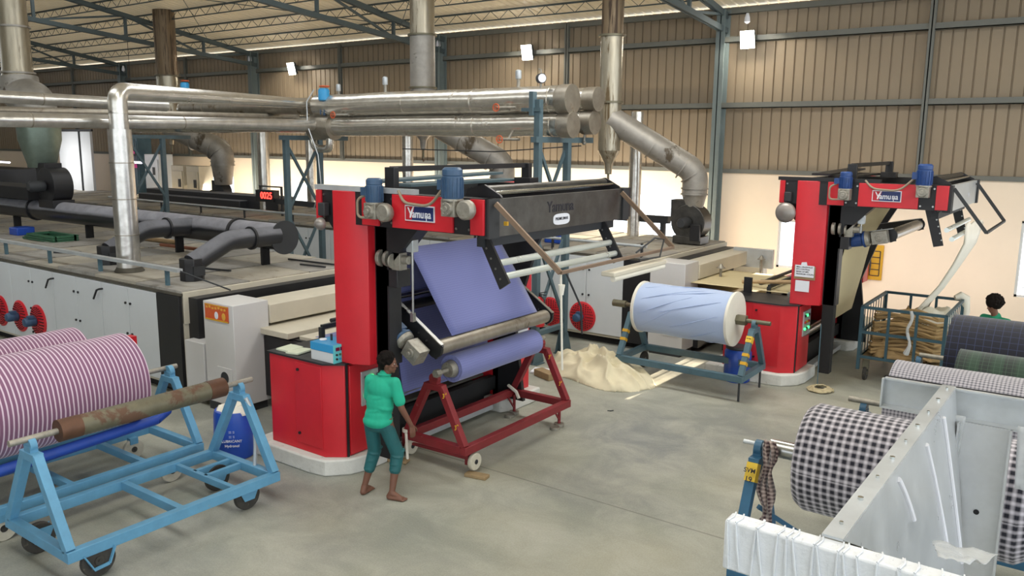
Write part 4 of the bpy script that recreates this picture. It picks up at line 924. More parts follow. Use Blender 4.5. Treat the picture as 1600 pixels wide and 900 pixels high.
# near light blue trolley
T1, P = trolley('beam_trolley', 'light blue A frame trolley in the foreground left carrying a bare rusty roller', 'roll trolleys', 'y', (-7.6, 4.28), 2.2, 1.12, .28, 1.1, .085, 'blue_paint', None, cross=(0,))
m = MB(); m.bar((-8.16, 4.9, .28), (-7.04, 4.9, .28), .05, .07); m.bar((-7.6, 4.9, .28), (-7.6, 5.38, .28), .05, .07); m.bar((-7.8, 4.9, .28), (-7.8, 5.38, .28), .05, .07); m.build('tow_frame', 'blue_paint', T1)
for c, r in (((-7.03, 3.41), .155), ((-7.12, 5.07), .15), ((-7.79, 5.17), .15), ((-7.9, 3.3), .15)):
    w_ = spiral_wheel(T1, (c[0], c[1], r), r, .06, 'x')
    m = MB(); s = -.06 if c[0] > -7.6 else .06
    for dx in (-.05, .05): m.prism([(c[1]-.13, .25), (c[1]+.13, .25), (c[1]+.06, r-.04), (c[1]-.06, r-.04), (c[1]-.05, r), (c[1]+.04, r), (c[1]+.1, .24), (c[1]-.1, .24)][:4], 'x', c[0]+dx-.004, c[0]+dx+.004) if c[0] < -7.2 or c[1] > 4 else (m.bar((c[0]+dx, c[1]-.14, .25), (c[0]+dx, c[1]-.06, r-.06), .012, .03, (1, 0, 0)), m.bar((c[0]+dx, c[1]-.06, r-.06), (c[0]+dx, c[1]+.08, r-.05), .012, .03), m.bar((c[0]+dx, c[1]+.08, r-.05), (c[0]+dx, c[1]+.14, .25), .012, .03, (1, 0, 0)))
    m.build('wheel_fork', 'blue_paint', T1)
t = thing('bare_roller', (-7.6, 4.3, 1.2), 'bare rusty steel roller lying on the nearest light blue trolley', 'roller')
m = MB(); m.cyl((-7.6, 3.5, 1.24), (-7.6, 5.14, 1.24), .1, n=32); m.build('barrel', 'rust_pipe', t)
for a, b in ((3.42, 3.62), (4.98, 5.18)): m = MB(); m.cyl((-7.6, a, 1.24), (-7.6, b, 1.24), .104, n=32); m.build('end_collar', 'collar_brown', t)
m = MB(); m.cyl((-7.6, 3.0, 1.24), (-7.6, 5.55, 1.24), .03, n=14); m.build('shaft', 'gear_metal', t)
m = MB(); m.tube([(-7.45, 5.35, 1.1), (-7.4, 5.42, .9), (-7.38, 5.4, .55), (-7.38, 5.38, .32)], .022, 10)
setp(m.build('bent_tube', 'galvanised'), 'thin bent steel tube leaning inside the far end of the nearest blue trolley', 'tube')
# second light blue trolley with striped roll
T2, P = trolley('beam_trolley', 'light blue A frame trolley behind the bare roller, carrying the large striped roll', 'roll trolleys', 'y', (-8.95, 4.2), 2.35, 1.05, .3, 1.06, .08, 'blue_paint', None, cross=(-.3, .5))
for c in ((-8.42, 5.0), (-9.4, 5.1), (-8.42, 3.2), (-9.4, 3.2)):
    spiral_wheel(T2, (c[0], c[1], .13), .13, .05, 'x', 'wheel_cream')
    m = MB(); m.box(c[0]-.04, c[0]+.04, c[1]-.05, c[1]+.05, .2, .28); m.build('wheel_fork', 'blue_paint', T2)
R = roll('fabric_roll', (-9.0, 2.9, 1.17), (-9.0, 4.86, 1.17), .52, 'stripe_pink', None, 'cloth_white')
R.location = R.location
setp(R, 'large pink and white striped fabric roll behind the bare roller', 'fabric roll', 'striped fabric rolls')
m = MB(); m.cyl((-9.0, 4.86, 1.17), (-9.0, 5.5, 1.17), .03, n=14); m.cyl((-9.0, 4.86, 1.17), (-9.0, 5.1, 1.17), .06, n=14); m.build('shaft', 'gear_metal', R)
m = MB(); m.cyl((-8.62, 3.0, .62), (-8.75, 5.05, .66), .06, n=14); m.tube([(-8.75, 5.05, .66), (-8.78, 5.2, .72), (-8.8, 5.3, .9)], .06, 12)
setp(m.build('blue_tube', 'pipe_blue'), 'long dark blue tube hanging under the large striped roll', 'tube')
T3, P = trolley('beam_trolley', 'light blue trolley hidden under the farther striped roll at left', 'roll trolleys', 'y', (-10.25, 4.0), 2.35, .9, .3, 1.0, .08, 'blue_paint', None)
R = roll('fabric_roll', (-10.3, 2.8, 1.1), (-10.3, 4.95, 1.1), .46, 'stripe_pink', None, 'cloth_white')
setp(R, 'farther striped fabric roll peeking over the large one at left', 'fabric roll', 'striped fabric rolls')
m = MB(); m.cyl((-10.3, 4.97, 1.1), (-10.3, 5.3, 1.1), .03, n=14); m.build('shaft', 'gear_metal', R)
m = MB(); m.cbox((-10.75, 5.9, 1.1), (.14, .12, .22)); m.bar((-10.75, 5.9, 0), (-10.75, 5.9, 1.0), .04)
setp(m.build('red_stand_box', 'red'), 'small red box on a stand behind the farther striped roll', 'box')

# red trolley under the winder
T4, P = trolley('batch_trolley', 'dark red A frame trolley under the central machine, beside the man', 'roll trolleys', 'y', (-6.26, 8.27), 2.25, .92, .32, 1.04, .085, 'red_dark', None, apex=.1)
for x in (-5.78, -6.8):
    w_ = spiral_wheel(T4, (x, 7.3, .105 if x < -6 else .145), .105, .055, 'x', 'wheel_cream', 'charcoal')
    m = MB(); m.box(x-.1, x-.05, 7.24, 7.34, .1, .32); m.build('axle_plate', 'red_dark', T4)
m = MB(); m.bar((-6.8, 7.3, .14), (-5.85, 7.3, .16), .035, .03); m.build('axle_bar', 'red_dark', T4)
for x, y in ((-5.86, 9.3), (-6.66, 9.34)):
    m = MB(); m.cyl((x, y, .05), (x, y, .3), .022, n=10); m.bar((x, y-.15, .29), (x, y-.02, .12), .02, .02); m.build('support_leg', 'red_dark', T4)
    m = MB(); m.cyl((x, y, .0), (x, y, .05), .07, n=14); m.lathe([(.035, -.02), (.07, -.02), (.07, .02), (.035, .02)], (x+.02, y-.14, .02), n=14); m.build('foot_pad', 'gear_metal', T4)
for s, (y, z) in (('34', (7.1, .95)), ('32', (7.1, .6)), ('34', (9.36, .6)), ('3*', (9.36, .95))):
    k = (z-.37)/(1.04-.37); xx = -6.26+(.45*(1-k)+.1*k)
    txt('stencil_number', s, .08, FX(xx+.04, y, z), 'yellow', T4)
t = roll('batch_roll', (-6.2, 7.38, 1.2), (-6.2, 9.12, 1.2), .17, 'purple_cloth', None, 'purple_cloth', n=48, lump=.004)
setp(t, 'lilac blue fabric roll on the dark red trolley under the steel roller', 'fabric roll')
m = MB(); m.cyl((-6.2, 7.16, 1.2), (-6.2, 9.4, 1.2), .03, n=12); m.cyl((-6.2, 7.3, 1.2), (-6.2, 7.38, 1.2), .09, .11, 20); m.cyl((-6.2, 7.08, 1.2), (-6.2, 7.16, 1.2), .05, n=6); m.build('shaft', 'gear_metal', t)
m = MB(); m.cyl((-6.72, 7.14, .36), (-6.72, 7.14, .40), .06, n=12); m.tube([(-6.68, 7.08, .36), (-6.66, 7.07, .2), (-6.64, 7.06, .02)], .018, 6); setp(m.build('white_rag', 'cloth_white'), 'strip of white rag tied on the dark red trolley corner beside the man', 'rag')
m = MB(); m.tube([(-6.76, 9.33, .42), (-6.68, 9.3, .4), (-6.6, 9.3, .36), (-6.55, 9.3, .27)], .025, 6); setp(m.build('white_rag', 'cloth_white'), 'white rag knotted on the far inner corner of the dark red trolley', 'rag')
for c, rz, lab in (((-5.68, 7.22, .02), .2, 'flat wooden chock under the near wheel of the red trolley'), ((-6.75, 7.0, .025), .3, 'wooden chock behind the man near the far wheel')):
    m = MB(); m.cbox(c, (.28, .12, .04), rz=rz); setp(m.build('wood_chock', 'wood', bevel=.006), lab, 'wood block', 'wood chocks')

# slate stand with pale blue roll
T5, P = trolley('beam_stand', 'slate blue stand with yellow tape carrying the pale blue roll', 'roll trolleys', 'x', (-5.3, 12.4), 2.1, .98, .36, 1.06, .085, 'slate_paint', None, apex=.1)
for x, y in ((-4.27, 11.93), (-4.27, 12.87)):
    m = MB(); m.cyl((x, y, 0), (x, y, .32), .018, n=8); m.build('support_leg', 'charcoal', T5)
for x, y in ((-6.3, 11.95), (-6.3, 12.85)): spiral_wheel(T5, (x-.05, y, .14), .14, .05, 'x', 'rubber')
for x, z, cc in ((-6.35, .78, 'yellow'), (-6.35, .65, 'yellow'), (-4.25, .92, 'yellow_sticker'), (-4.25, .7, 'yellow'), (-4.25, .58, 'yellow')):
    k = (z-.4)/(1.06-.4); yy = 12.4-(.48*(1-k)+.1*k)
    m = MB(); m.cbox((x, yy-.002, z), (.095, .096, .05 if cc == 'yellow' else .1), rx=-.52); m.build('tape_mark', cc, T5)
txt('sticker_lettering', 'SVM', .04, FN(-4.25, 12.4-.222-.0+.0, .945), 'ink', T5); 
R = roll('fabric_roll', (-6.18, 12.4, 1.18), (-4.55, 12.4, 1.18), .42, 'blue_cover', None, 'cloth_white', lump=.015, edge=.015)
setp(R, 'pale blue checked roll wrapped in creased cover on the slate stand', 'fabric roll')
for x in (-6.18, -4.57): m = MB(); m.lathe([(.4, -.03), (.436, -.02), (.436, .02), (.4, .03)], (x, 12.4, 1.18), (1, 0, 0), 60); m.build('edge_band', 'cloth_white', R)
m = MB(); m.cyl((-6.62, 12.4, 1.18), (-4.0, 12.4, 1.18), .035, n=14); m.cyl((-4.55, 12.4, 1.18), (-4.38, 12.4, 1.18), .085, n=6); m.cyl((-6.75, 12.4, 1.18), (-6.5, 12.4, 1.18), .06, n=14); m.build('shaft', 'rust_pipe', R)
m = MB()
for k in range(9):
    a0 = -.9+k*.28; pts = []
    for i in range(7):
        f = i/6; xx = -6.05+f*(.5+.12*k) if k % 2 else -4.7-f*(.4+.1*k); aa = a0+f*(.9 if k % 2 else -.7)
        pts.append((xx, 12.4-.424*math.cos(aa), 1.18+.424*math.sin(aa)))
    m.tube(pts, [.002, .004, .007, .008, .007, .004, .002], 6)
m.build('cover_creases', 'blue_cover', R)
t = thing('blue_drum', (-4.72, 13.02, 0), 'dark blue plastic drum behind the slate stand', 'drum'); m = MB(); m.lathe([(.2, 0), (.22, .03), (.22, .5), (.2, .53), (.19, .56)], (-4.72, 13.05, 0), n=26); m.build('shell', 'drum_blue', t); m = MB(); m.lathe([(.2, 0), (.21, .02), (.2, .05)], (-4.72, 13.05, .55), n=26); m.build('lid', 'charcoal', t)

# right hand trolleys with checked rolls
def dark_trolley(y, x0, x1, label, apz=1.22):
    t, P = trolley('beam_stand', label, 'roll trolleys', 'x', ((x0+x1)/2, y), x1-x0, .95, .32, apz, .085, 'dark_blue_paint', None, apex=.09)
    for x in (x0+.15, x1-.15):
        for yy in (y-.42, y+.42): spiral_wheel(t, (x, yy, .12), .12, .05, 'y')
    m = MB(); m.bar((x0+.02, y+.02, .75), (x0+.4, y+.44, .36), .04, .04); m.build('stay', 'dark_blue_paint', t)
    return t
mat('dark_blue_paint', '2b5a78', .5, var=.15, vs=4, dirt='4a6474', dl=.64)
T6 = dark_trolley(6.8, -2.22, .25, 'dark blue stand with yellow number sticker under the navy checked roll')
m = MB(); m.cbox((-2.22, 6.8-.14, 1.12), (.094, .1, .16), rx=-.42); stk = m.build('sticker', 'yellow_sticker', T6)
txt('sticker_lettering', 'SVM', .055, FN(-2.22, 6.8-.215, 1.16) @ Matrix.Rotation(-.42, 4, 'X'), 'ink', stk)
txt('sticker_lettering', '19', .065, FN(-2.22, 6.8-.24, 1.09) @ Matrix.Rotation(-.42, 4, 'X'), 'ink', stk)
R = roll('fabric_roll', (-1.82, 6.8, 1.33), (-.2, 6.8, 1.33), .45, 'check_navy', None, 'check_navy', edge=.04)
setp(R, 'navy and white checked fabric roll nearest at right, beside the diagonal flange', 'fabric roll')
m = MB(); m.cyl((-2.12, 6.8, 1.33), (.1, 6.8, 1.33), .075, n=24); m.build('core', 'steel', R); m = MB(); m.cyl((-2.36, 6.8, 1.33), (.35, 6.8, 1.33), .02, n=10); m.build('shaft', 'galvanised', R)
m = MB(); rows = []
for i in range(14):
    z = 1.42-i*.075; wv = .05+.02*math.sin(i*1.3)+.01*i/14
    rows.append([m.b.verts.new((-2.1+wv*(k/4-1)+.02*math.sin(i*.9), 6.7+.025*math.sin(k*2+i*.7), z)) for k in range(9)])
uvl = m.b.loops.layers.uv.new('cloth')
for i in range(13):
    for j in range(8):
        f = m.face([rows[i][j], rows[i][j+1], rows[i+1][j+1], rows[i+1][j]])
        for lp, (a, b) in zip(f.loops, ((i, j), (i, j+1), (i+1, j+1), (i+1, j))): lp[uvl].uv = (a*.075, b*.02)
o = m.build('cloth_strip', 'check_maroon', smooth=80); o.modifiers.new('s', 'SOLIDIFY').thickness = .02
setp(o, 'maroon checked cloth strip hanging from the roller core at the sticker stand', 'cloth')
T7 = dark_trolley(8.5, -1.75, .6, 'dark blue stand under the fine grey checked roll')
R = roll('fabric_roll', (-1.5, 8.5, 1.38), (.3, 8.5, 1.38), .46, 'check_grey', None, 'check_grey')
setp(R, 'fine grey checked fabric roll behind the aluminium channel', 'fabric roll')
m = MB(); m.cyl((-1.9, 8.5, 1.38), (.5, 8.5, 1.38), .03, n=12); m.build('shaft', 'gear_metal', R)
m = MB(); m.bar((-2.1, 8.3, .3), (-1.5, 8.35, .32), .06, .05); m.build('tow_bar', 'charcoal', T7)
T8 = dark_trolley(9.9, -1.4, .9, 'dark blue stand under the dark green checked roll', 1.1)
R = roll('fabric_roll', (-1.12, 9.9, 1.3), (.6, 9.9, 1.3), .43, 'grid_green', None, 'grid_green')
setp(R, 'dark green checked fabric roll in front of the navy grid roll', 'fabric roll'); m = MB(); m.cyl((-1.5, 9.9, 1.3), (.9, 9.9, 1.3), .03, n=12); m.build('shaft', 'gear_metal', R)
T9 = dark_trolley(11.15, -1.7, .9, 'dark blue stand under the big navy grid roll', 1.15)
R = roll('fabric_roll', (-1.36, 11.15, 1.32), (.7, 11.15, 1.32), .56, 'grid_navy', None, 'grid_navy')
setp(R, 'big dark navy roll with fine grid lines, farthest of the right rolls', 'fabric roll'); m = MB(); m.cyl((-1.7, 11.15, 1.32), (1, 11.15, 1.32), .03, n=12); m.build('shaft', 'gear_metal', R)

# ================================================================== ALUMINIUM STRUCTURE, FOREGROUND RIGHT
t = thing('wrapped_metal_frame', (-.5, 6.05, 0), 'aluminium frame partly wrapped in white plastic film, foreground right', 'frame')
m = MB(); zt = 2.3; m.box(-1.14, 1.5, 6.1, 6.13, 2.1, zt); m.box(-1.14, 1.5, 6.06, 6.13, zt-.012, zt); m.box(-1.14, 1.5, 6.02, 6.13, 2.09, 2.102); m.box(-1.14, -1.128, 6.02, 6.13, 2.1, zt)
m.build('channel', 'galvanised', t)
m = MB(); m.box(-.64, -.33, 6.0, 6.012, 0, 2.1); m.box(-.64, -.628, 5.94, 6.01, 0, 2.1); m.box(-.342, -.33, 5.94, 6.01, 0, 2.1); m.build('upright', 'galv_wrap', t)
m = MB(); m.cyl((-.48, 5.995, 1.5), (-.48, 6.0, 1.5), .018, n=12); m.build('bolt_hole', 'black_matt', t)
m = MB(); m.bar((-.77, 3.36, zt), (-.73, 6.1, zt), .085, .012); fl = m.build('flange', 'galvanised', t)
for k in range(9):
    m = MB(); p = V((-.77, 3.5, zt+.006)).lerp(V((-.73, 6.0, zt+.006)), k/8); m.cyl(p, p+V((0, 0, .012)), .014 if k % 2 else .009, n=6); m.build('flange_bolt', 'chrome', fl, smooth=False)
A, B, C_ = V((-.73, 3.36, zt)), V((-.69, 6.05, zt)), V((-.5, 5.92, 1.02))
m = MB(); n_ = (B-A).cross(C_-A).normalized()*.006; va = [m.b.verts.new(p+s*n_) for s in (-1, 1) for p in (A, B, C_)]
m.face([va[0], va[1], va[2]]); m.face([va[5], va[4], va[3]]); m.face([va[0], va[3], va[4], va[1]]); m.face([va[1], va[4], va[5], va[2]]); m.face([va[2], va[5], va[3], va[0]])
m.build('gusset_plate', 'galv_wrap', t)
for (y0, y1, f0, f1) in ((.36, .47, .12, .6), (.62, .80, .1, .85), (.82, .965, .06, .9)):  # white strips stand in for reflections on the gusset plate
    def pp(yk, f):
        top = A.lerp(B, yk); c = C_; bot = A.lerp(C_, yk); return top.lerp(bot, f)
    m = MB(); pts = [pp(y0+(y1-y0)*k/6, f0+(f1-f0)*k/6)+n_*1.6*(1 if n_.x > 0 else -1) for k in range(7)]; m.tube(pts, .014, 8); m.build('reflection_strip', 'logo_white', t)
m = MB(); m.box(-1.2, 1.0, 3.27, 3.37, 2.06, 2.29); m.build('lower_beam', 'white_film', t, bevel=.012)
# film folds and loose ends
m = MB()
for k in range(46):
    x = -1.17+k*.05; lean = random.uniform(-.04, .04); m.tube([(x, 3.266, 2.07), (x+lean*.5, 3.262, 2.18), (x+lean, 3.266, 2.288)], [.003, .006, .003], 5); m.tube([(x+lean, 3.268, 2.292), (x+lean+.01, 3.32, 2.295), (x+lean, 3.368, 2.291)], .004, 5)
m.build('film_folds', 'white_film', t)
m = MB(); g = 12; rows = []
for i in range(g):
    rows.append([m.b.verts.new((-.33+.11*(j/8-.5)*(1+i*.12), 3.42+i*.035+.01*noise.noise(V((i*.3, j*.4, 2))), 2.315-i*.01+.03*noise.noise(V((i*.25, j*.4, 5))))) for j in range(9)])
for a_, b_ in zip(rows, rows[1:]):
    for j in range(8): m.face([a_[j], a_[j+1], b_[j+1], b_[j]])
o = m.build('loose_film', 'trans_film', t, smooth=80); o.modifiers.new('s', 'SOLIDIFY').thickness = .003
for (cx_, cz_, wd, hg) in ((-.66, 1.98, .12, .38), (-.24, 1.98, .13, .42)):
    m = MB(); rows = []
    for i in range(10): rows.append([m.b.verts.new((cx_+wd*(j/6-.5)*(1-.04*i), 6.0-.02*noise.noise(V((i, j, cx_*9))), cz_+.16-i*hg/9)) for j in range(7)])
    for a_, b_ in zip(rows, rows[1:]):
        for j in range(6): m.face([a_[j], a_[j+1], b_[j+1], b_[j]])
    o = m.build('loose_film', 'trans_film', t, smooth=80); o.modifiers.new('s', 'SOLIDIFY').thickness = .003

# ================================================================== WIRE CART, CLOTH HEAPS
t = thing('wire_cart', (-2.45, 15.2, 0), 'dark teal wheeled cage cart of brown cloth under the falling white strip', 'cart')
x0, x1, y0, y1 = -3.1, -1.85, 14.3, 16.1; zc0, zc1 = .42, 1.26
mat('cart_teal', '2c4b58', .5, var=.15, vs=4)
for x, y in ((x0, y0), (x1, y0), (x0, y1), (x1, y1)): m = MB(); m.bar((x, y, .2), (x, y, zc1), .05, .05); m.build('corner_post', 'cart_teal', t)
for x in (x0+(x1-x0)/3, x0+(x1-x0)*2/3): m = MB(); m.bar((x, y0, zc0), (x, y0, zc1), .04, .04); m.build('side_post', 'cart_teal', t); m = MB(); m.bar((x, y1, zc0), (x, y1, zc1), .04, .04); m.build('side_post', 'cart_teal', t)
for z in (zc0, (zc0+zc1)/2, zc1):
    for y in (y0, y1): m = MB(); m.bar((x0, y, z), (x1, y, z), .045, .045); m.build('rail', 'cart_teal', t)
    for x in (x0, x1): m = MB(); m.bar((x, y0, z), (x, y1, z), .045, .045); m.build('rail', 'cart_teal', t)
for k in range(1, 9):
    y = y0+(y1-y0)*k/9
    for x in (x0, x1): m = MB(); m.cyl((x, y, zc0), (x, y, zc1), .008, n=6); m.build('side_wire', 'cart_teal', t)
m = MB(); m.box(x0, x1, y0, y1, .38, .41); m.build('deck', 'wood', t)
for x, y in ((x0+.1, y0+.12), (x1-.1, y0+.12), (x0+.1, y1-.12), (x1-.1, y1-.12)):
    spiral_wheel(t, (x, y, .12), .12, .05, 'x', 'rubber', 'rust_pipe'); m = MB(); m.box(x-.05, x+.05, y-.04, y+.04, .2, .38); m.build('caster_fork', 'rust_pipe', t)
def heap(name, cx, cy, z0, rx, ry, h, mt, lab, cat, seed, amp=.12, n=70, foldf=3.0, sq=2.0, ang=0):
    m = MB(); rows = []
    for i in range(n+1):
        row = []
        for j in range(n+1):
            u, v = i/n*2-1, j/n*2-1; d = (abs(u)**sq+abs(v)**sq)**(1/sq)
            base = max(0, 1-d**2.2)
            q = V((u*foldf*.6+seed, v*foldf*.6, 0)); w1 = noise.noise(q*.7)*2.4+noise.noise(q*1.5+V((3, 1, 4)))*.9; w2 = noise.noise(q*.6+V((8, 8, 2)))*2.6; rg = (1-abs(math.sin(q.x*1.5+q.y*.9+w1)))**1.2; rg2 = (1-abs(math.sin(q.x*-1.3+q.y*2.6+w2)))**1.3
            edge = 1 if d < 1 else 0
            k = 1+.16*noise.noise(V((math.atan2(v, u)*1.7, seed, 0))) if d > .3 else 1
            X_, Y_ = u*rx*k, v*ry*k
            z = h*base**.65*(.72+.35*noise.noise(q*.8+V((9, 0, 0))))+amp*base**.5*(rg-.35)+amp*.55*base**.45*(rg2-.35)
            ca, sa = math.cos(ang), math.sin(ang)
            row.append(m.b.verts.new((cx+X_*ca-Y_*sa, cy+X_*sa+Y_*ca, z0+max(.004, z))) if d < 1.02 else None)
        rows.append(row)
    for i in range(n):
        for j in range(n):
            q = [rows[i][j], rows[i+1][j], rows[i+1][j+1], rows[i][j+1]]
            if all(q): m.face(q)
    for v in list(m.b.verts):
        if not v.link_faces: m.b.verts.remove(v)
    o = m.build(name, mt, smooth=75); o.modifiers.new('s', 'SOLIDIFY').thickness = .008
    return setp(o, lab, cat)
heap('cloth_heap', -6.75, 11.95, 0, 1.15, .66, .46, 'cloth_cream', 'crumpled cream cloth heap on the floor left of the slate stand', 'cloth', 3.3, .15, 120, 5.2, ang=-.35)
heap('cloth_heap', -2.47, 15.2, .42, .6, .85, .8, 'cloth_brown', 'brown cloth piled inside the wire cart', 'cloth', 7.1, .14, 70, 5, 3.0)
heap('cloth_heap', -2.15, 15.5, .95, .36, .55, .3, 'cloth_white', 'white cloth on top of the brown pile in the cart', 'cloth', 1.7, .06, 40, 3)
m = MB()
for k in range(24):
    z = .5+k*.028; a = .03*math.sin(k*1.7); pts = []
    for i in range(13):
        f = i/12; pts.append((x0+.08+f*(x1-x0-.16), y0+.09+.04*math.sin(f*5+k)+.02*k*math.sin(PI*f)*.0+(.25 if f < .04 or f > .96 else 0)+k*.012, z+a+.1*math.sin(PI*f)-.05+.02*math.sin(f*9+k*2)))
    m.tube(pts, .022, 6)
setp(m.build('cloth_folds', 'cloth_brown'), 'layered brown cloth folds pressed against the near side of the cart', 'cloth')
m = MB(); m.cbox((-7.35, 11.2, .06), (.42, .18, .12), rz=-.35); setp(m.build('wood_block', 'wood', bevel=.01), 'worn wooden block beside the cream cloth heap', 'wood block')
m = MB(); m.cbox((-7.55, 11.45, .02), (.4, .3, .03), rz=.3); setp(m.build('paper_scrap', 'paper'), 'pale paper scrap at the trestle foot behind the red trolley', 'paper')
m = MB(); m.tube([(-2.35+.03*math.sin(k), 14.22-.01*k % .05, 1.3-k*.07) for k in range(11)], [.02, .03, .022, .026, .02, .022, .026, .02, .028, .035, .05], 8); setp(m.build('hanging_rag', 'trans_film'), 'grey rag hanging over the near rail of the wire cart', 'rag')
m = MB(); m.tube([(-1.98, 16.05, 1.3), (-1.9, 16.1, 1.33), (-1.83, 16.14, 1.28), (-1.8, 16.16, 1.05), (-1.82, 16.15, .9)], [.04, .07, .085, .07, .04], 12); setp(m.build('draped_cloth', 'cloth_white', wob=.04), 'white cloth draped over the far right corner of the cart', 'cloth')
m = MB()
for k in range(7): a = k*.9; m.tube([(-3.42+.2*math.cos(a+i*.5)*(1-.08*k), 13.3+.2*math.sin(a+i*.5)*(1-.05*k), .02+.006*k+.01*(i % 2)) for i in range(12)], .013, 6)
setp(m.build('rope_pile', 'rope'), 'small tangle of pale rope at the corner of the back plinth', 'rope')
m = MB(); m.bar((-3.52, 13.48, .0), (-3.53, 13.48, 1.05), .012, .012); setp(m.build('measuring_stick', 'slate_paint'), 'thin blue rod leaning on the corner of the back red cabinet', 'rod')
for x, y, a in ((-5.65, 10.3, .3), (-3.0, 4.9, 1.0), (-2.85, 5.1, 2.0)):
    m = MB(); m.tube([(x, y, .006), (x+.05*math.cos(a), y+.05*math.sin(a), .008), (x+.09*math.cos(a+.5), y+.09*math.sin(a+.5), .006)], .007, 6)
    setp(m.build('thread_scrap', 'charcoal'), {.3: 'small dark scrap on the floor in front of the cloth heap', 1.0: 'curled thread scrap on the open floor, lower right', 2.0: 'second thread scrap on the open floor beside the curled one'}[a], 'scrap', 'floor scraps')

# ================================================================== SMALL THINGS
t = thing('control_box', (-7.25, 6.42, 1.35), 'blue and white control box with dials on the near red cabinet', 'instrument')
bx0, bx1, by0, by1, bz = -7.6, -7.1, 6.28, 6.62, 1.352
T_ = Matrix.Translation((-7.3, 6.45, bz)) @ Matrix.Rotation(.0, 4, 'Z')
m = MB(); m.box(-7.44, -7.06, 6.28, 6.6, bz, bz+.13); m.build('case', 'white_panel', t, bevel=.004)
m = MB(); m.box(-7.445, -7.055, 6.275, 6.605, bz+.12, bz+.215); m.build('case_top', 'panel_blue', t, bevel=.004)
m = MB(); m.box(-7.06, -7.045, 6.28, 6.63, bz, bz+.215); fp = m.build('face_plate', 'panel_aqua', t)
m = MB(); m.box(-7.046, -7.04, 6.46, 6.61, bz+.02, bz+.17); m.build('dial_field', 'panel_navy', fp)
for y in (6.31, 6.38): m = MB(); m.box(-7.046, -7.038, y, y+.055, bz+.145, bz+.185); m.build('readout', 'display_red', fp)
m = MB(); m.cyl((-7.042, 6.54, bz+.15), (-7.015, 6.54, bz+.15), .026); m.build('dial_knob', 'paper', fp)
for y, z, c in ((6.32, .1, 'black'), (6.32, .05, 'black'), (6.37, .1, 'green_plastic'), (6.41, .1, 'orange'), (6.41, .05, 'orange'), (6.37, .05, 'panel_blue'), (6.52, .06, 'black'), (6.57, .06, 'red')): m = MB(); m.cyl((-7.046, y, bz+z), (-7.03, y, bz+z), .013, n=10); m.build('push_button', c, fp)
t = thing('steel_cup', (-7.15, 6.55, bz+.215), 'small steel cup standing on the control box', 'cup'); m = MB(); m.lathe([(.022, 0), (.026, .01), (.028, .09), (.024, .09), (.022, .02)], (-7.12, 6.56, bz+.216), n=16); m.build('cup_body', 'steel', t)
m = MB(); m.lathe([(.04, 0), (.045, .008), (.04, .016)], (-7.36, 6.4, bz+.216), n=18); setp(m.build('white_lid', 'paper'), 'round white lid lying on the control box', 'dish')  # a loose white lid
m = MB(); m.cyl((-7.28, 6.46, bz+.216), (-7.28, 6.46, bz+.29), .014, n=10); setp(m.build('dark_bottle', 'charcoal'), 'tiny dark bottle standing on the control box', 'bottle')
m = MB(); m.prism([(-7.5, bz), (-7.2, bz), (-7.3, bz+.26), (-7.38, bz+.3)], 'y', 6.7, 6.703); setp(m.build('paper_sheet', 'paper'), 'curled white paper propped behind the control box', 'paper')
t = thing('open_notebook', (-7.9, 6.45, bz), 'open notebook with pale green pages on the near red cabinet', 'notebook')
m = MB(); m.cbox((-8.0, 6.42, bz+.012), (.2, .26, .02), rz=.15, ry=.05); m.build('page_block', 'paper_green', t); m = MB(); m.cbox((-7.79, 6.4, bz+.012), (.2, .27, .02), rz=.1, ry=-.05); m.build('page_block', 'paper_green', t)
# papers on the post of the back machine
t = thing('taped_paper', (-3.93, 13.36, 2.0), 'white printed notice taped on the back red post, upper', 'paper', 'papers on the red post')
px, py, pz = -3.98, 13.355, 1.83
m = MB(); m.box(px, px+.33, py, py+.008, pz-.06, pz+.16); m.build('tape_backing', 'wood', t)
m = MB(); m.box(px+.01, px+.31, py-.006, py, pz-.02, pz+.17); m.prism([(px+.1, pz+.17), (px+.2, pz+.17), (px+.185, pz+.225), (px+.11, pz+.215)], 'y', py-.006, py); sh = m.build('sheet', 'paper', t)
for i, s in enumerate(('MRA. HRADHVLST', 'BTS CONTROL', 'MARK OF MPL', 'PROGRAM. COUPN')): txt('print', s, .032, FN(px+.03, py-.007, pz+.14-i*.038), 'ink', sh, .001, align='LEFT')
t = thing('taped_paper', (-3.93, 13.36, 1.6), 'smaller plain white notice taped below on the back red post', 'paper', 'papers on the red post')
m = MB(); m.box(px+.03, px+.25, py-.006, py+.002, pz-.26, pz-.08); m.build('sheet', 'paper', t)
# fire extinguishers
def exting(x, y, z, lab, board, s=1.0):
    t = thing('fire_extinguisher', (x, y, z), lab, 'extinguisher', 'fire extinguishers')
    m = MB(); m.lathe([(.07*s, 0), (.085*s, .02), (.085*s, .42*s), (.06*s, .5*s), (.03*s, .53*s)], (x, y, z), n=22); m.build('cylinder', 'red', t)
    m = MB(); m.cyl((x, y, z+.53*s), (x, y, z+.58*s), .025*s); m.bar((x-.02, y, z+.59*s), (x+.13*s, y, z+.63*s), .02, .015); m.bar((x-.02, y, z+.57*s), (x+.12*s, y, z+.57*s), .02, .015); m.build('valve_head', 'black', t)
    m = MB(); m.tube([(x+.03, y-.02, z+.56*s), (x+.12*s, y-.05, z+.5*s), (x+.13*s, y-.05, z+.35*s), (x+.12*s, y-.05, z+.22*s)], .014*s, 8); m.build('hose', 'charcoal', t)
    return t
exting(-7.84, 12.0-.26, .72, 'red fire extinguisher with teal label beside the trestle leg', None)
t = thing('extinguisher_board', (-4.2, 19.9, .9), 'yellow safety board on the back wall behind an extinguisher', 'sign')
m = MB(); m.box(-4.52, -3.98, 19.93, 19.97, .88, 1.68); m.build('board', 'yellow', t)
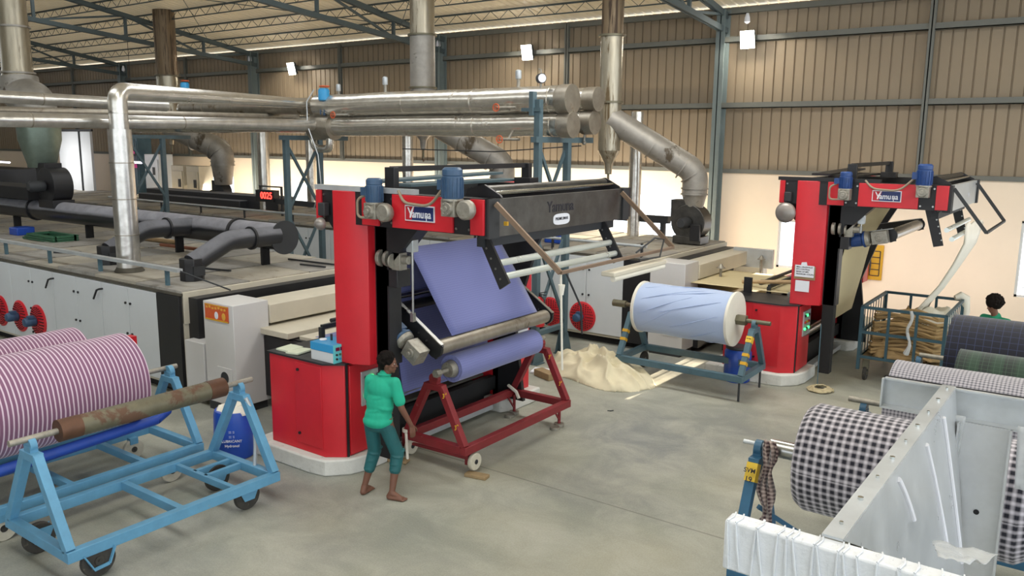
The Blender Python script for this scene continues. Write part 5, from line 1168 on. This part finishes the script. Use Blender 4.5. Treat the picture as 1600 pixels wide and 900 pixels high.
m = MB()
for z in (.98, 1.12, 1.26, 1.4, 1.54): m.box(-4.24, -4.04, 19.915, 19.93, z-.008, z+.008)
for x in (-4.24, -4.04): m.box(x-.008, x+.008, 19.915, 19.93, .98, 1.54)
m.build('grid_lines', 'ink', t)
exting(-4.34, 19.84, .85, 'red fire extinguisher hung on the yellow board', None, 1.05)
# drums and cans
t = thing('blue_drum', (-8.54, 5.95, 0), 'blue plastic drum stuffed with pale mesh cloth behind the nearest trolley', 'drum')
m = MB(); m.lathe([(.22, 0), (.24, .03), (.25, .3), (.24, .55), (.225, .6), (.21, .6)], (-8.54, 5.95, 0), n=30); m.build('shell', 'drum_blue', t)
for i, s in enumerate(('::: ::', '::: ::', 'LUBRICANT', 'Hydronol')): txt('drum_print', s, .05 if i < 2 else .045, frame((-8.36, 5.78, .38-i*.06), (.73, .68, 0), (0, 0, 1)), 'paper', t)
heap('cloth_heap', -8.54, 5.95, .56, .23, .23, .16, 'cloth_white', 'pale mesh cloth spilling over the top of the blue drum', 'cloth', 5.5, .05, 30, 3)
t = thing('blue_can', (-9.35, 14.55, 1.8), 'dark blue jerry can with white letters on the back oven', 'can')
m = MB(); m.box(-9.55, -9.15, 14.4, 14.7, 1.82, 2.35); m.build('shell', 'drum_blue', t, bevel=.03)
txt('can_print', 'SAI', .12, FN(-9.33, 14.395, 2.0), 'paper', t); m = MB(); m.cyl((-9.4, 14.6, 2.35), (-9.4, 14.6, 2.39), .05); m.build('cap', 'charcoal', t)
# things on top of the near oven
m = MB(); m.cyl((-16.0, 9.6, 1.71), (-14.2, 9.55, 1.74), .035, n=12); setp(m.build('copper_pipe', 'copper'), 'orange brown pipe lying loose on the near oven', 'pipe')
m = MB(); m.cyl((-17.2, 9.95, 1.72), (-16.0, 10.0, 1.72), .05, n=8); setp(m.build('wooden_pole', 'rod_wood'), 'pale wooden pole on the near oven beyond the ducts', 'pole')
t = thing('hatch_frame', (-18.5, 8.75, 1.66), 'dark open hatch frame lying on the near oven under the duct', 'frame')
m = MB()
for k in range(3):
    z = 1.67+k*.05; m.box(-19.6+k*.1, -18.2, 8.45, 8.53, z, z+.04); m.box(-19.6+k*.1, -18.2, 8.9, 9.0, z, z+.04); m.box(-19.6+k*.1, -19.5+k*.1, 8.5, 8.95, z, z+.04); m.box(-18.28, -18.2, 8.5, 8.95, z, z+.04)
m.build('frame_bars', 'green_plastic', t); m = MB(); m.box(-19.5, -18.2, 8.5, 8.95, 1.66, 1.68); m.build('hatch_base', 'grime', t)
m = MB(); m.box(-20.6, -20.2, 8.6, 9.0, 1.67, 1.85); setp(m.build('blue_crate', 'drum_blue', bevel=.02), 'small blue box on the near oven beneath the duct at left', 'box')
for k, (x, y, l, r) in enumerate(((-12.8, 8.3, .8, .2), (-12.4, 10.0, 1.2, .05), (-16.6, 7.7, .5, .8), (-11.7, 9.7, .6, .1))):
    m = MB(); m.bar((x, y, 1.69), (x+l*math.cos(r), y+l*math.sin(r), 1.69), .03, .03)
    setp(m.build('loose_bar', 'charcoal'), ('loose dark bar on the near oven in front of the duct cap', 'loose dark bar at the far edge of the near oven', 'short loose bar between rail and branch box', 'short loose bar beside the red post')[k], 'bar', 'loose bars on the oven')
# LED display
t = thing('led_display', (-19.35, 15, 1.8), 'black display box with glowing red digits on the back oven', 'display')
m = MB(); m.box(-19.75, -18.95, 14.85, 15.05, 2.17, 2.5); cs = m.build('case', 'black', t)
txt('digits', '0025', .26, FN(-19.27, 14.845, 2.34), 'led_red', cs, .003)
m = MB(); m.bar((-19.7, 14.95, 2.6), (-18.7, 14.95, 2.6), .04, .04); m.bar((-19.65, 14.95, 2.5), (-19.65, 14.95, 2.6), .03); m.bar((-18.72, 14.95, 1.8), (-18.72, 14.95, 2.62), .05, .05); m.bar((-18.95, 14.95, 2.2), (-14.7, 14.9, 2.15), .1, .14); m.build('bracket', 'charcoal', t)
# green service rails on the back oven
t = thing('service_rail', (-16, 13.9, 1.8), 'grey green pipe rail along the near edge of the back oven', 'rail')
m = MB(); m.cyl((-26, 13.9, 2.05), (-6.9, 13.9, 2.0), .03, n=10); m.build('rail_bar', 'galvanised', t)
for x in range(-25, -6, 2): m = MB(); m.bar((x, 13.9, 1.78), (x, 13.9, 2.05), .04); m.build('rail_post', 'charcoal', t)
# items at delivery end of oven 2
m = MB(); m.cyl((-5.2, 14.4, 1.45), (-3.9, 14.1, 1.62), .035, n=10); setp(m.build('wooden_pole', 'rod_wood'), 'pale wooden pole sloping against the back red post', 'pole')
m = MB(); m.box(-5.0, -4.86, 13.9, 13.94, 1.2, 1.62); setp(m.build('perforated_bracket', 'black'), 'upright black perforated bracket behind the pale blue roll', 'bracket')
for x, y, l in ((-5.9, 15.1, 'dark mushroom shaped knob on the back delivery tray, left'), (-5.7, 16.8, 'dark mushroom shaped knob on the back delivery tray, right')):
    m = MB(); m.cyl((x, y, 1.22), (x, y, 1.6), .025, n=10); m.lathe([(.09, 0), (.05, .03), (.02, .08)], (x, y, 1.55), n=14); setp(m.build('adjuster_knob', 'gear_metal'), l, 'knob', 'adjuster knobs')
t = thing('side_table', (-6.1, 17.9, 0), 'low cream steel box end against the wall past the back oven', 'box')
m = MB(); m.box(-7.3, -6.0, 17.75, 18.1, .0, 1.55); m.build('shell', 'cream', t, bevel=.01); m = MB(); m.box(-6.0, -5.985, 17.8, 18.05, 1.0, 1.5); m.build('inset', 'galvanised', t)
m = MB(); m.box(-6.35, -5.5, 16.9, 17.0, 1.35, 1.75); setp(m.build('guard_plate', 'galvanised', bevel=.006), 'grey guard plate standing on the back delivery tray near the wall', 'plate')

# ================================================================== FAR LEFT BACKGROUND
t = thing('partition_booth', (-34, 17, 0), 'tall white panel booth glowing in the far left background', 'booth')
m = MB(); m.box(-35.4, -32.85, 17.0, 17.1, 0, 4.15); m.build('wall_panel', 'white_panel', t); m = MB(); m.box(-33.68, -33.62, 16.95, 17.0, 1.5, 4.2); m.bar((-35.4, 16.97, 4.2), (-32.6, 16.97, 4.2), .08, .08); m.build('frame', 'charcoal', t)
lamp('booth_lamp', 'AREA', (-34.2, 15.4, 2.9), 60, (1, .97, .95), (math.radians(90), 0, 0), 1.2)
t = thing('booth_tube_light', (-34.2, 15.3, 2.5), 'tube light in front of the white booth, hidden by the blower', 'light'); m = MB(); m.cyl((-36.9, 15.3, 2.9), (-36.0, 15.3, 2.9), .03); m.build('tube', 'tube_lit', t)
for i, (x, w_, z1, c, lab) in enumerate(((-31.9, .7, 4.0, 'slate_paint', 'tall grey machine column right of the far white booth'), (-30.6, 1.0, 3.3, 'white_panel', 'white control cabinet far left beside the tall grey column'), (-28.9, .8, 2.9, 'cream', 'cream control cabinet behind the left trestle'), (-27.9, .8, 2.9, 'cream', 'second cream control cabinet behind the left trestle, nearer the bent duct'))):
    t = thing('control_cabinet', (x, 18.4, 0), lab, 'cabinet'); m = MB(); m.box(x-w_/2, x+w_/2, 18.2, 18.8, 0, z1); m.build('shell', c, t, bevel=.01); m = MB(); m.box(x-w_/2+.06, x+w_/2-.06, 18.17, 18.2, .3, z1-.2); m.build('door', c, t, bevel=.006)
    m = MB(); m.box(x+.1, x+.25, 18.15, 18.17, z1-.8, z1-.5); m.build('meter', 'charcoal', t)
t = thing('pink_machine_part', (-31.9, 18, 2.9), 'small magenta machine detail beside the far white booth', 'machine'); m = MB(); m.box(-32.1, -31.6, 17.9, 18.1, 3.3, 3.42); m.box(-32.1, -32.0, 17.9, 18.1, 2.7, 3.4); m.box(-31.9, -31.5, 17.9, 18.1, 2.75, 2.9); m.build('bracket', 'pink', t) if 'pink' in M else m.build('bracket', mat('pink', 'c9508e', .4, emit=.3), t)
for x, lab in ((-30.0, 'lit tube lamp pair behind the left trestle'), (-37.5, 'lit tube lamp behind the flared stack at far left')):
    t = thing('tube_light', (x, 17, 3.0), lab, 'light', 'lit tube lamps'); m = MB(); m.cyl((x-.4, 17.2, 3.0), (x+.4, 17.2, 3.0), .03); m.build('tube', 'tube_lit', t); m = MB(); m.box(x-.42, x+.42, 17.18, 17.22, 3.03, 3.07); m.build('batten', 'white_panel', t); m = MB(); m.cyl((x, 17.2, 3.05), (x, 17.2, RZ(17.2)), .01, n=6); m.build('drop_rod', 'charcoal', t)
t = thing('far_machine', (-41, 15, 0), 'dark machinery block with pipes in the far left corner', 'machine')
m = MB(); m.box(-43, -36.5, 14.5, 17, 0, 2.6); m.build('body', 'charcoal', t); m = MB(); m.box(-42, -38, 14.3, 14.5, 1.6, 4.2); m.build('back_panel', 'white_panel', t)
m = MB()
for k in range(6): m.tube([(-38+k*.3, 14.2, 2.6), (-38+k*.25, 14.2, 3.2+k*.1), (-37.6+k*.3, 14.2, 4.6)], .04, 8)
m.build('cables', 'charcoal', t)

# ================================================================== PEOPLE
def hand(m, wrist, d, palm_n, side, s=1.0, curl=.5):
    """palm, four fingers and thumb; d = direction of the fingers, palm_n = palm normal, side = thumb direction"""
    d = V(d).normalized(); nn = V(palm_n).normalized(); sd = V(side).normalized(); w0 = V(wrist)
    for k in (-1.5, -.5, .5, 1.5): m.cap(w0+sd*k*.008*s, w0+d*.085*s+sd*k*.019*s, .015*s, .0125*s, 8)
    for k, L in zip((1.5, .5, -.5, -1.5), (.07, .078, .072, .056)):
        p = w0+d*.088*s+sd*k*.0195*s; dd = d.copy()
        for seg in range(3):
            dd = (dd+nn*curl*.55).normalized(); q = p+dd*L*s*(.42, .32, .26)[seg]; m.cap(p, q, (.0098, .009, .008)[seg]*s, (.009, .008, .007)[seg]*s, 8); p = q
    p = w0+d*.025*s+sd*.03*s; dd = (sd*.8+d*.8+nn*.2).normalized()
    for L in (.038, .032, .026): q = p+dd*L*s; m.cap(p, q, .0115*s, .0095*s, 8); p = q; dd = (dd+nn*.3+d*.3-sd*.25).normalized()
def head(m, c, f, up, s=1.0):
    """skull, jaw, nose, ears, lips; f = facing"""
    f = V(f).normalized(); up = V(up).normalized(); r = f.cross(up).normalized(); up = r.cross(f); c = V(c)
    R = Matrix((r, f, up)).transposed()
    m.ell(c+up*.02*s-f*.008*s, (.073*s, .092*s, .092*s), R, 20); m.ell(c-up*.045*s+f*.022*s, (.055*s, .062*s, .062*s), R, 16); m.ell(c-up*.088*s+f*.058*s, (.026*s, .022*s, .02*s), R, 10)
    m.ell(c-up*.012*s+f*.083*s, (.011*s, .013*s, .028*s), R, 10); m.ell(c-up*.03*s+f*.098*s, (.016*s, .014*s, .011*s), R, 10)
    m.ell(c+up*.022*s+f*.076*s, (.045*s, .012*s, .009*s), R, 10)
    for q in (-1, 1):
        m.ell(c-up*.008*s+r*q*.074*s-f*.006*s, (.009*s, .02*s, .031*s), R, 10); m.ell(c-up*.02*s+r*q*.04*s+f*.056*s, (.022*s, .02*s, .018*s), R, 10)
    m.ell(c-up*.056*s+f*.082*s, (.022*s, .009*s, .006*s), R, 8); m.ell(c-up*.066*s+f*.08*s, (.02*s, .009*s, .007*s), R, 8)
    return r, f, up
def eyes(parent, c, f, r, up, s=1.0):
    c = V(c)
    for q in (-1, 1):
        m = MB(); m.ell(c+up*.004*s+r*q*.03*s+f*.071*s, .0115*s, n=10); e = m.build('eye', 'eye_white', parent); m = MB(); m.ell(c+up*.004*s+r*q*.03*s+f*.080*s, .0055*s, n=8); m.build('iris', 'ink', e)
def hair(parent, c, f, r, up, s=1.0, puff=0, curly=True):
    m = MB(); R = Matrix((r, f, up)).transposed(); c = V(c)
    m.ell(c+up*.04*s-f*.022*s, ((.081+puff)*s, (.09+puff)*s, (.083+puff)*s), R, 20); m.ell(c-up*.01*s-f*.055*s, (.066*s, .05*s, .07*s), R, 14)
    rnd = random.Random(5)
    for k in range(150 if curly else 60):
        th = rnd.uniform(0, 2*PI); ph = rnd.uniform(-.25, 1.5)
        d = r*math.cos(th)*math.cos(ph)+f*math.sin(th)*math.cos(ph)+up*math.sin(ph)
        if d.dot(f) > .55 and d.dot(up) < .55: continue
        m.ell(c+up*.035*s-f*.02*s+V((d.x, d.y, d.z))*(.087+puff)*s, rnd.uniform(.011, .02)*s, n=7)
    return m.build('hair', 'hair', parent, rem=.007)
def foot(m, ank, d, s=1.0):
    d = V(d).normalized(); sd = V((d.y, -d.x, 0)); a = V(ank); g = V((a.x, a.y, 0))
    m.cap(a, g-d*.035*s+V((0, 0, .032)), .036*s, .033*s); m.cap(a+V((0, 0, -.01)), g+d*.1*s+V((0, 0, .03)), .036*s, .026*s)
    for k in (-1, 0, 1): m.cap(g-d*.03*s+sd*k*.012+V((0, 0, .026)), g+d*.12*s+sd*k*.024*s+V((0, 0, .02)), .026*s, .019*s)
    for k, r in zip((-2, -1, 0, 1, 2), (.013, .010, .010, .009, .009)): m.cap(g+d*.12*s+sd*k*.018*s+V((0, 0, .014)), g+d*(.168-.008*abs(k+1))*s+sd*k*.019*s+V((0, 0, .012)), r*s, r*.85*s, 8)
# --- man beside the central machine, seen from behind
P1 = thing('person', (-6.22, 6.15, 0), 'person in a green polo shirt and rolled dark teal trousers, barefoot by the central machine', 'person')
fd = V((-.25, .968, 0)).normalized(); rt = V((.968, .25, 0)).normalized()
pel = V((-6.2, 6.13, .9)); lean = V((.03, .04, 0))
hipR, hipL = pel+rt*.085, pel-rt*.085
kR, kL = V((-6.06, 6.28, .5)), V((-6.33, 6.2, .5)); aR, aL = V((-6.045, 6.17, .085)), V((-6.4, 6.1, .09))
chest = V((-6.17, 6.17, 1.25)); neck = V((-6.155, 6.19, 1.39)); hc = V((-6.12, 6.22, 1.53))
sR, sL = V((-6.015, 6.21, 1.33)), V((-6.305, 6.135, 1.33))
eR, wR = V((-5.93, 6.22, 1.06)), V((-5.885, 6.32, .85)); eL, wL = V((-6.36, 6.16, 1.06)), V((-6.33, 6.33, .92))
hf = V((.80, .58, -.04))
m = MB()
m.cap(pel, chest-V((0, 0, .02)), .088, .095); m.cap(sL, sR, .045, .045); m.cap(neck-V((0, 0, .05)), hc-V((0, 0, .06)), .048, .046)
r_, f_, u_ = head(m, hc, hf, (.05, .0, 1))
for s_, e_, w_ in ((sR, eR, wR), (sL, eL, wL)): m.cap(s_, e_, .047, .038); m.cap(e_, w_, .037, .025)
hand(m, wR, (.12, .15, -1), (-.9, .2, 0), (.2, .95, .1)); hand(m, wL, (.1, .6, -.7), (.9, 0, 0), (0, .9, .3))
for h_, k_, a_ in ((hipR, kR, aR), (hipL, kL, aL)): m.cap(h_, k_, .085, .055); m.cap(k_, k_.lerp(a_, .4), .052, .05); m.cap(k_.lerp(a_, .4), a_, .05, .033)
foot(m, aR, (.9, .35, 0)); foot(m, aL, (-.2, .98, 0))
m.build('body', 'skin', P1, rem=.0065)
eyes(P1, hc, f_, r_, u_); hair(P1, hc, f_, r_, u_, puff=.008)
m = MB(); R3 = Matrix((rt, fd, V((0, 0, 1)))).transposed()
m.ell(pel.lerp(chest, .12), (.158, .122, .15), R3, 18); m.ell(pel.lerp(chest, .5), (.158, .12, .2), R3, 18); m.ell(chest+V((0, 0, .0)), (.168, .122, .14), R3, 18); m.cap(sL+V((0, 0, -.005)), sR+V((0, 0, -.005)), .066, .066, 16)
m.cap(neck-V((0, 0, .04)), neck+V((.003, .003, .012)), .075, .062, 16)
for a_, b_ in ((sR, eR), (sL, eL)): m.cap(a_, a_.lerp(b_, .72), .066, .064, 14)
m.ell(pel+V((0, 0, -.01)), (.174, .142, .085), R3, 20)
for q in range(4): m.ell(pel.lerp(chest, .12+.2*q)+rt*(.02*(-1)**q), (.158-.003*q, .118, .05), Matrix.Rotation(.3*(-1)**q, 3, 'Y'), 18)
sh = m.build('polo_shirt', 'shirt', P1, rem=.009)
m = MB(); pts = [neck+V((.003, .003, .015))+(rt*math.cos(2*PI*k/18)+fd*math.sin(2*PI*k/18))*.062+V((0, 0, .012*math.sin(2*PI*k/18+PI))) for k in range(19)]; m.tube(pts, [.014]*19, 8, False); m.build('collar', 'shirt', sh)
m = MB(); m.ell(pel+V((0, 0, -.04)), (.146, .108, .1), R3, 18)
for h_, k_, a_, bt in ((hipR, kR, aR, .42), (hipL, kL, aL, .5)):
    m.cap(h_-V((0, 0, .03)), k_, .086, .077, 14); m.cap(k_, k_.lerp(a_, bt), .077, .064, 14); e = k_.lerp(a_, bt); m.ell(e, (.068, .068, .02), None, 14)
    for q in range(4): c = k_.lerp(a_, q*.11-.08); m.ell(c+V((.012*math.sin(q*2.1), .012*math.cos(q*3), 0)), (.082-.004*q, .08-.004*q, .014), Matrix.Rotation(.25*math.sin(q*2+h_.x), 3, 'Y'), 14)
m.build('trousers', 'trousers', P1, rem=.009)
# --- man behind the right hand rolls
P2 = thing('person', (-1.2, 14.0, 0), 'person with curly dark hair and green shirt, half hidden behind the right rolls', 'person')
c2 = V((-1.2, 14.0, 1.58)); f2 = V((-.75, -.62, -.25)); rt2 = V((.8, -.6, 0))
m = MB(); r_, f_, u_ = head(m, c2, f2, (0, 0, 1), 1.05)
ch2 = V((-1.15, 14.05, 1.22)); pe2 = V((-1.15, 14.05, .9)); n2 = V((-1.16, 14.04, 1.42))
m.cap(n2-V((0, 0, .06)), c2-V((0, 0, .06)), .052, .05); m.cap(pe2, ch2, .12, .13)
s2R, s2L = V((-1.0, 13.93, 1.34)), V((-1.32, 14.15, 1.34)); e2R, e2L = V((-.95, 13.88, 1.08)), V((-1.42, 14.14, 1.1)); w2R, w2L = V((-1.05, 13.72, .92)), V((-1.55, 14.0, .98))
for s_, e_, w_ in ((s2R, e2R, w2R), (s2L, e2L, w2L)): m.cap(s_, e_, .048, .039); m.cap(e_, w_, .038, .026)
hand(m, w2R, (-.6, -.6, -.4), (0, 0, -1), (-.6, .6, .2)); hand(m, w2L, (-.7, -.5, -.3), (0, 0, -1), (.5, -.6, .2))
for sgn in (-1, 1):
    h_ = pe2+rt2*.085*sgn; k_ = h_+V((0, 0, -.4)); a_ = V((h_.x, h_.y, .085)); m.cap(h_, k_, .085, .055); m.cap(k_, a_, .052, .034); foot(m, a_, (-.7, -.6, 0))
m.build('body', 'skin', P2, rem=.008); eyes(P2, c2, f_, r_, u_, 1.05); hair(P2, c2, f_, r_, u_, 1.05, .03)
m = MB(); R4 = Matrix((rt2, V((-.6, -.8, 0)), V((0, 0, 1)))).transposed(); m.ell(ch2, (.185, .13, .15), R4, 18); m.ell(ch2.lerp(pe2, .5), (.165, .125, .2), R4, 18); m.ell(pe2, (.165, .125, .1), R4, 18); m.cap(s2L, s2R, .068, .068, 14); m.cap(n2-V((0, 0, .06)), n2-V((0, 0, .02)), .085, .07, 14)
for a_, b_ in ((s2R, e2R), (s2L, e2L)): m.cap(a_, a_.lerp(b_, .7), .067, .064, 14)
m.build('shirt', 'shirt_dark', P2, rem=.011)
m = MB(); m.ell(pe2-V((0, 0, .05)), (.155, .12, .1), R4, 16)
for sgn in (-1, 1): h_ = pe2+rt2*.085*sgn; m.cap(h_, h_+V((0, 0, -.4)), .095, .072); m.cap(h_+V((0, 0, -.4)), V((h_.x, h_.y, .12)), .072, .06)
m.build('trousers', 'charcoal', P2, rem=.011)
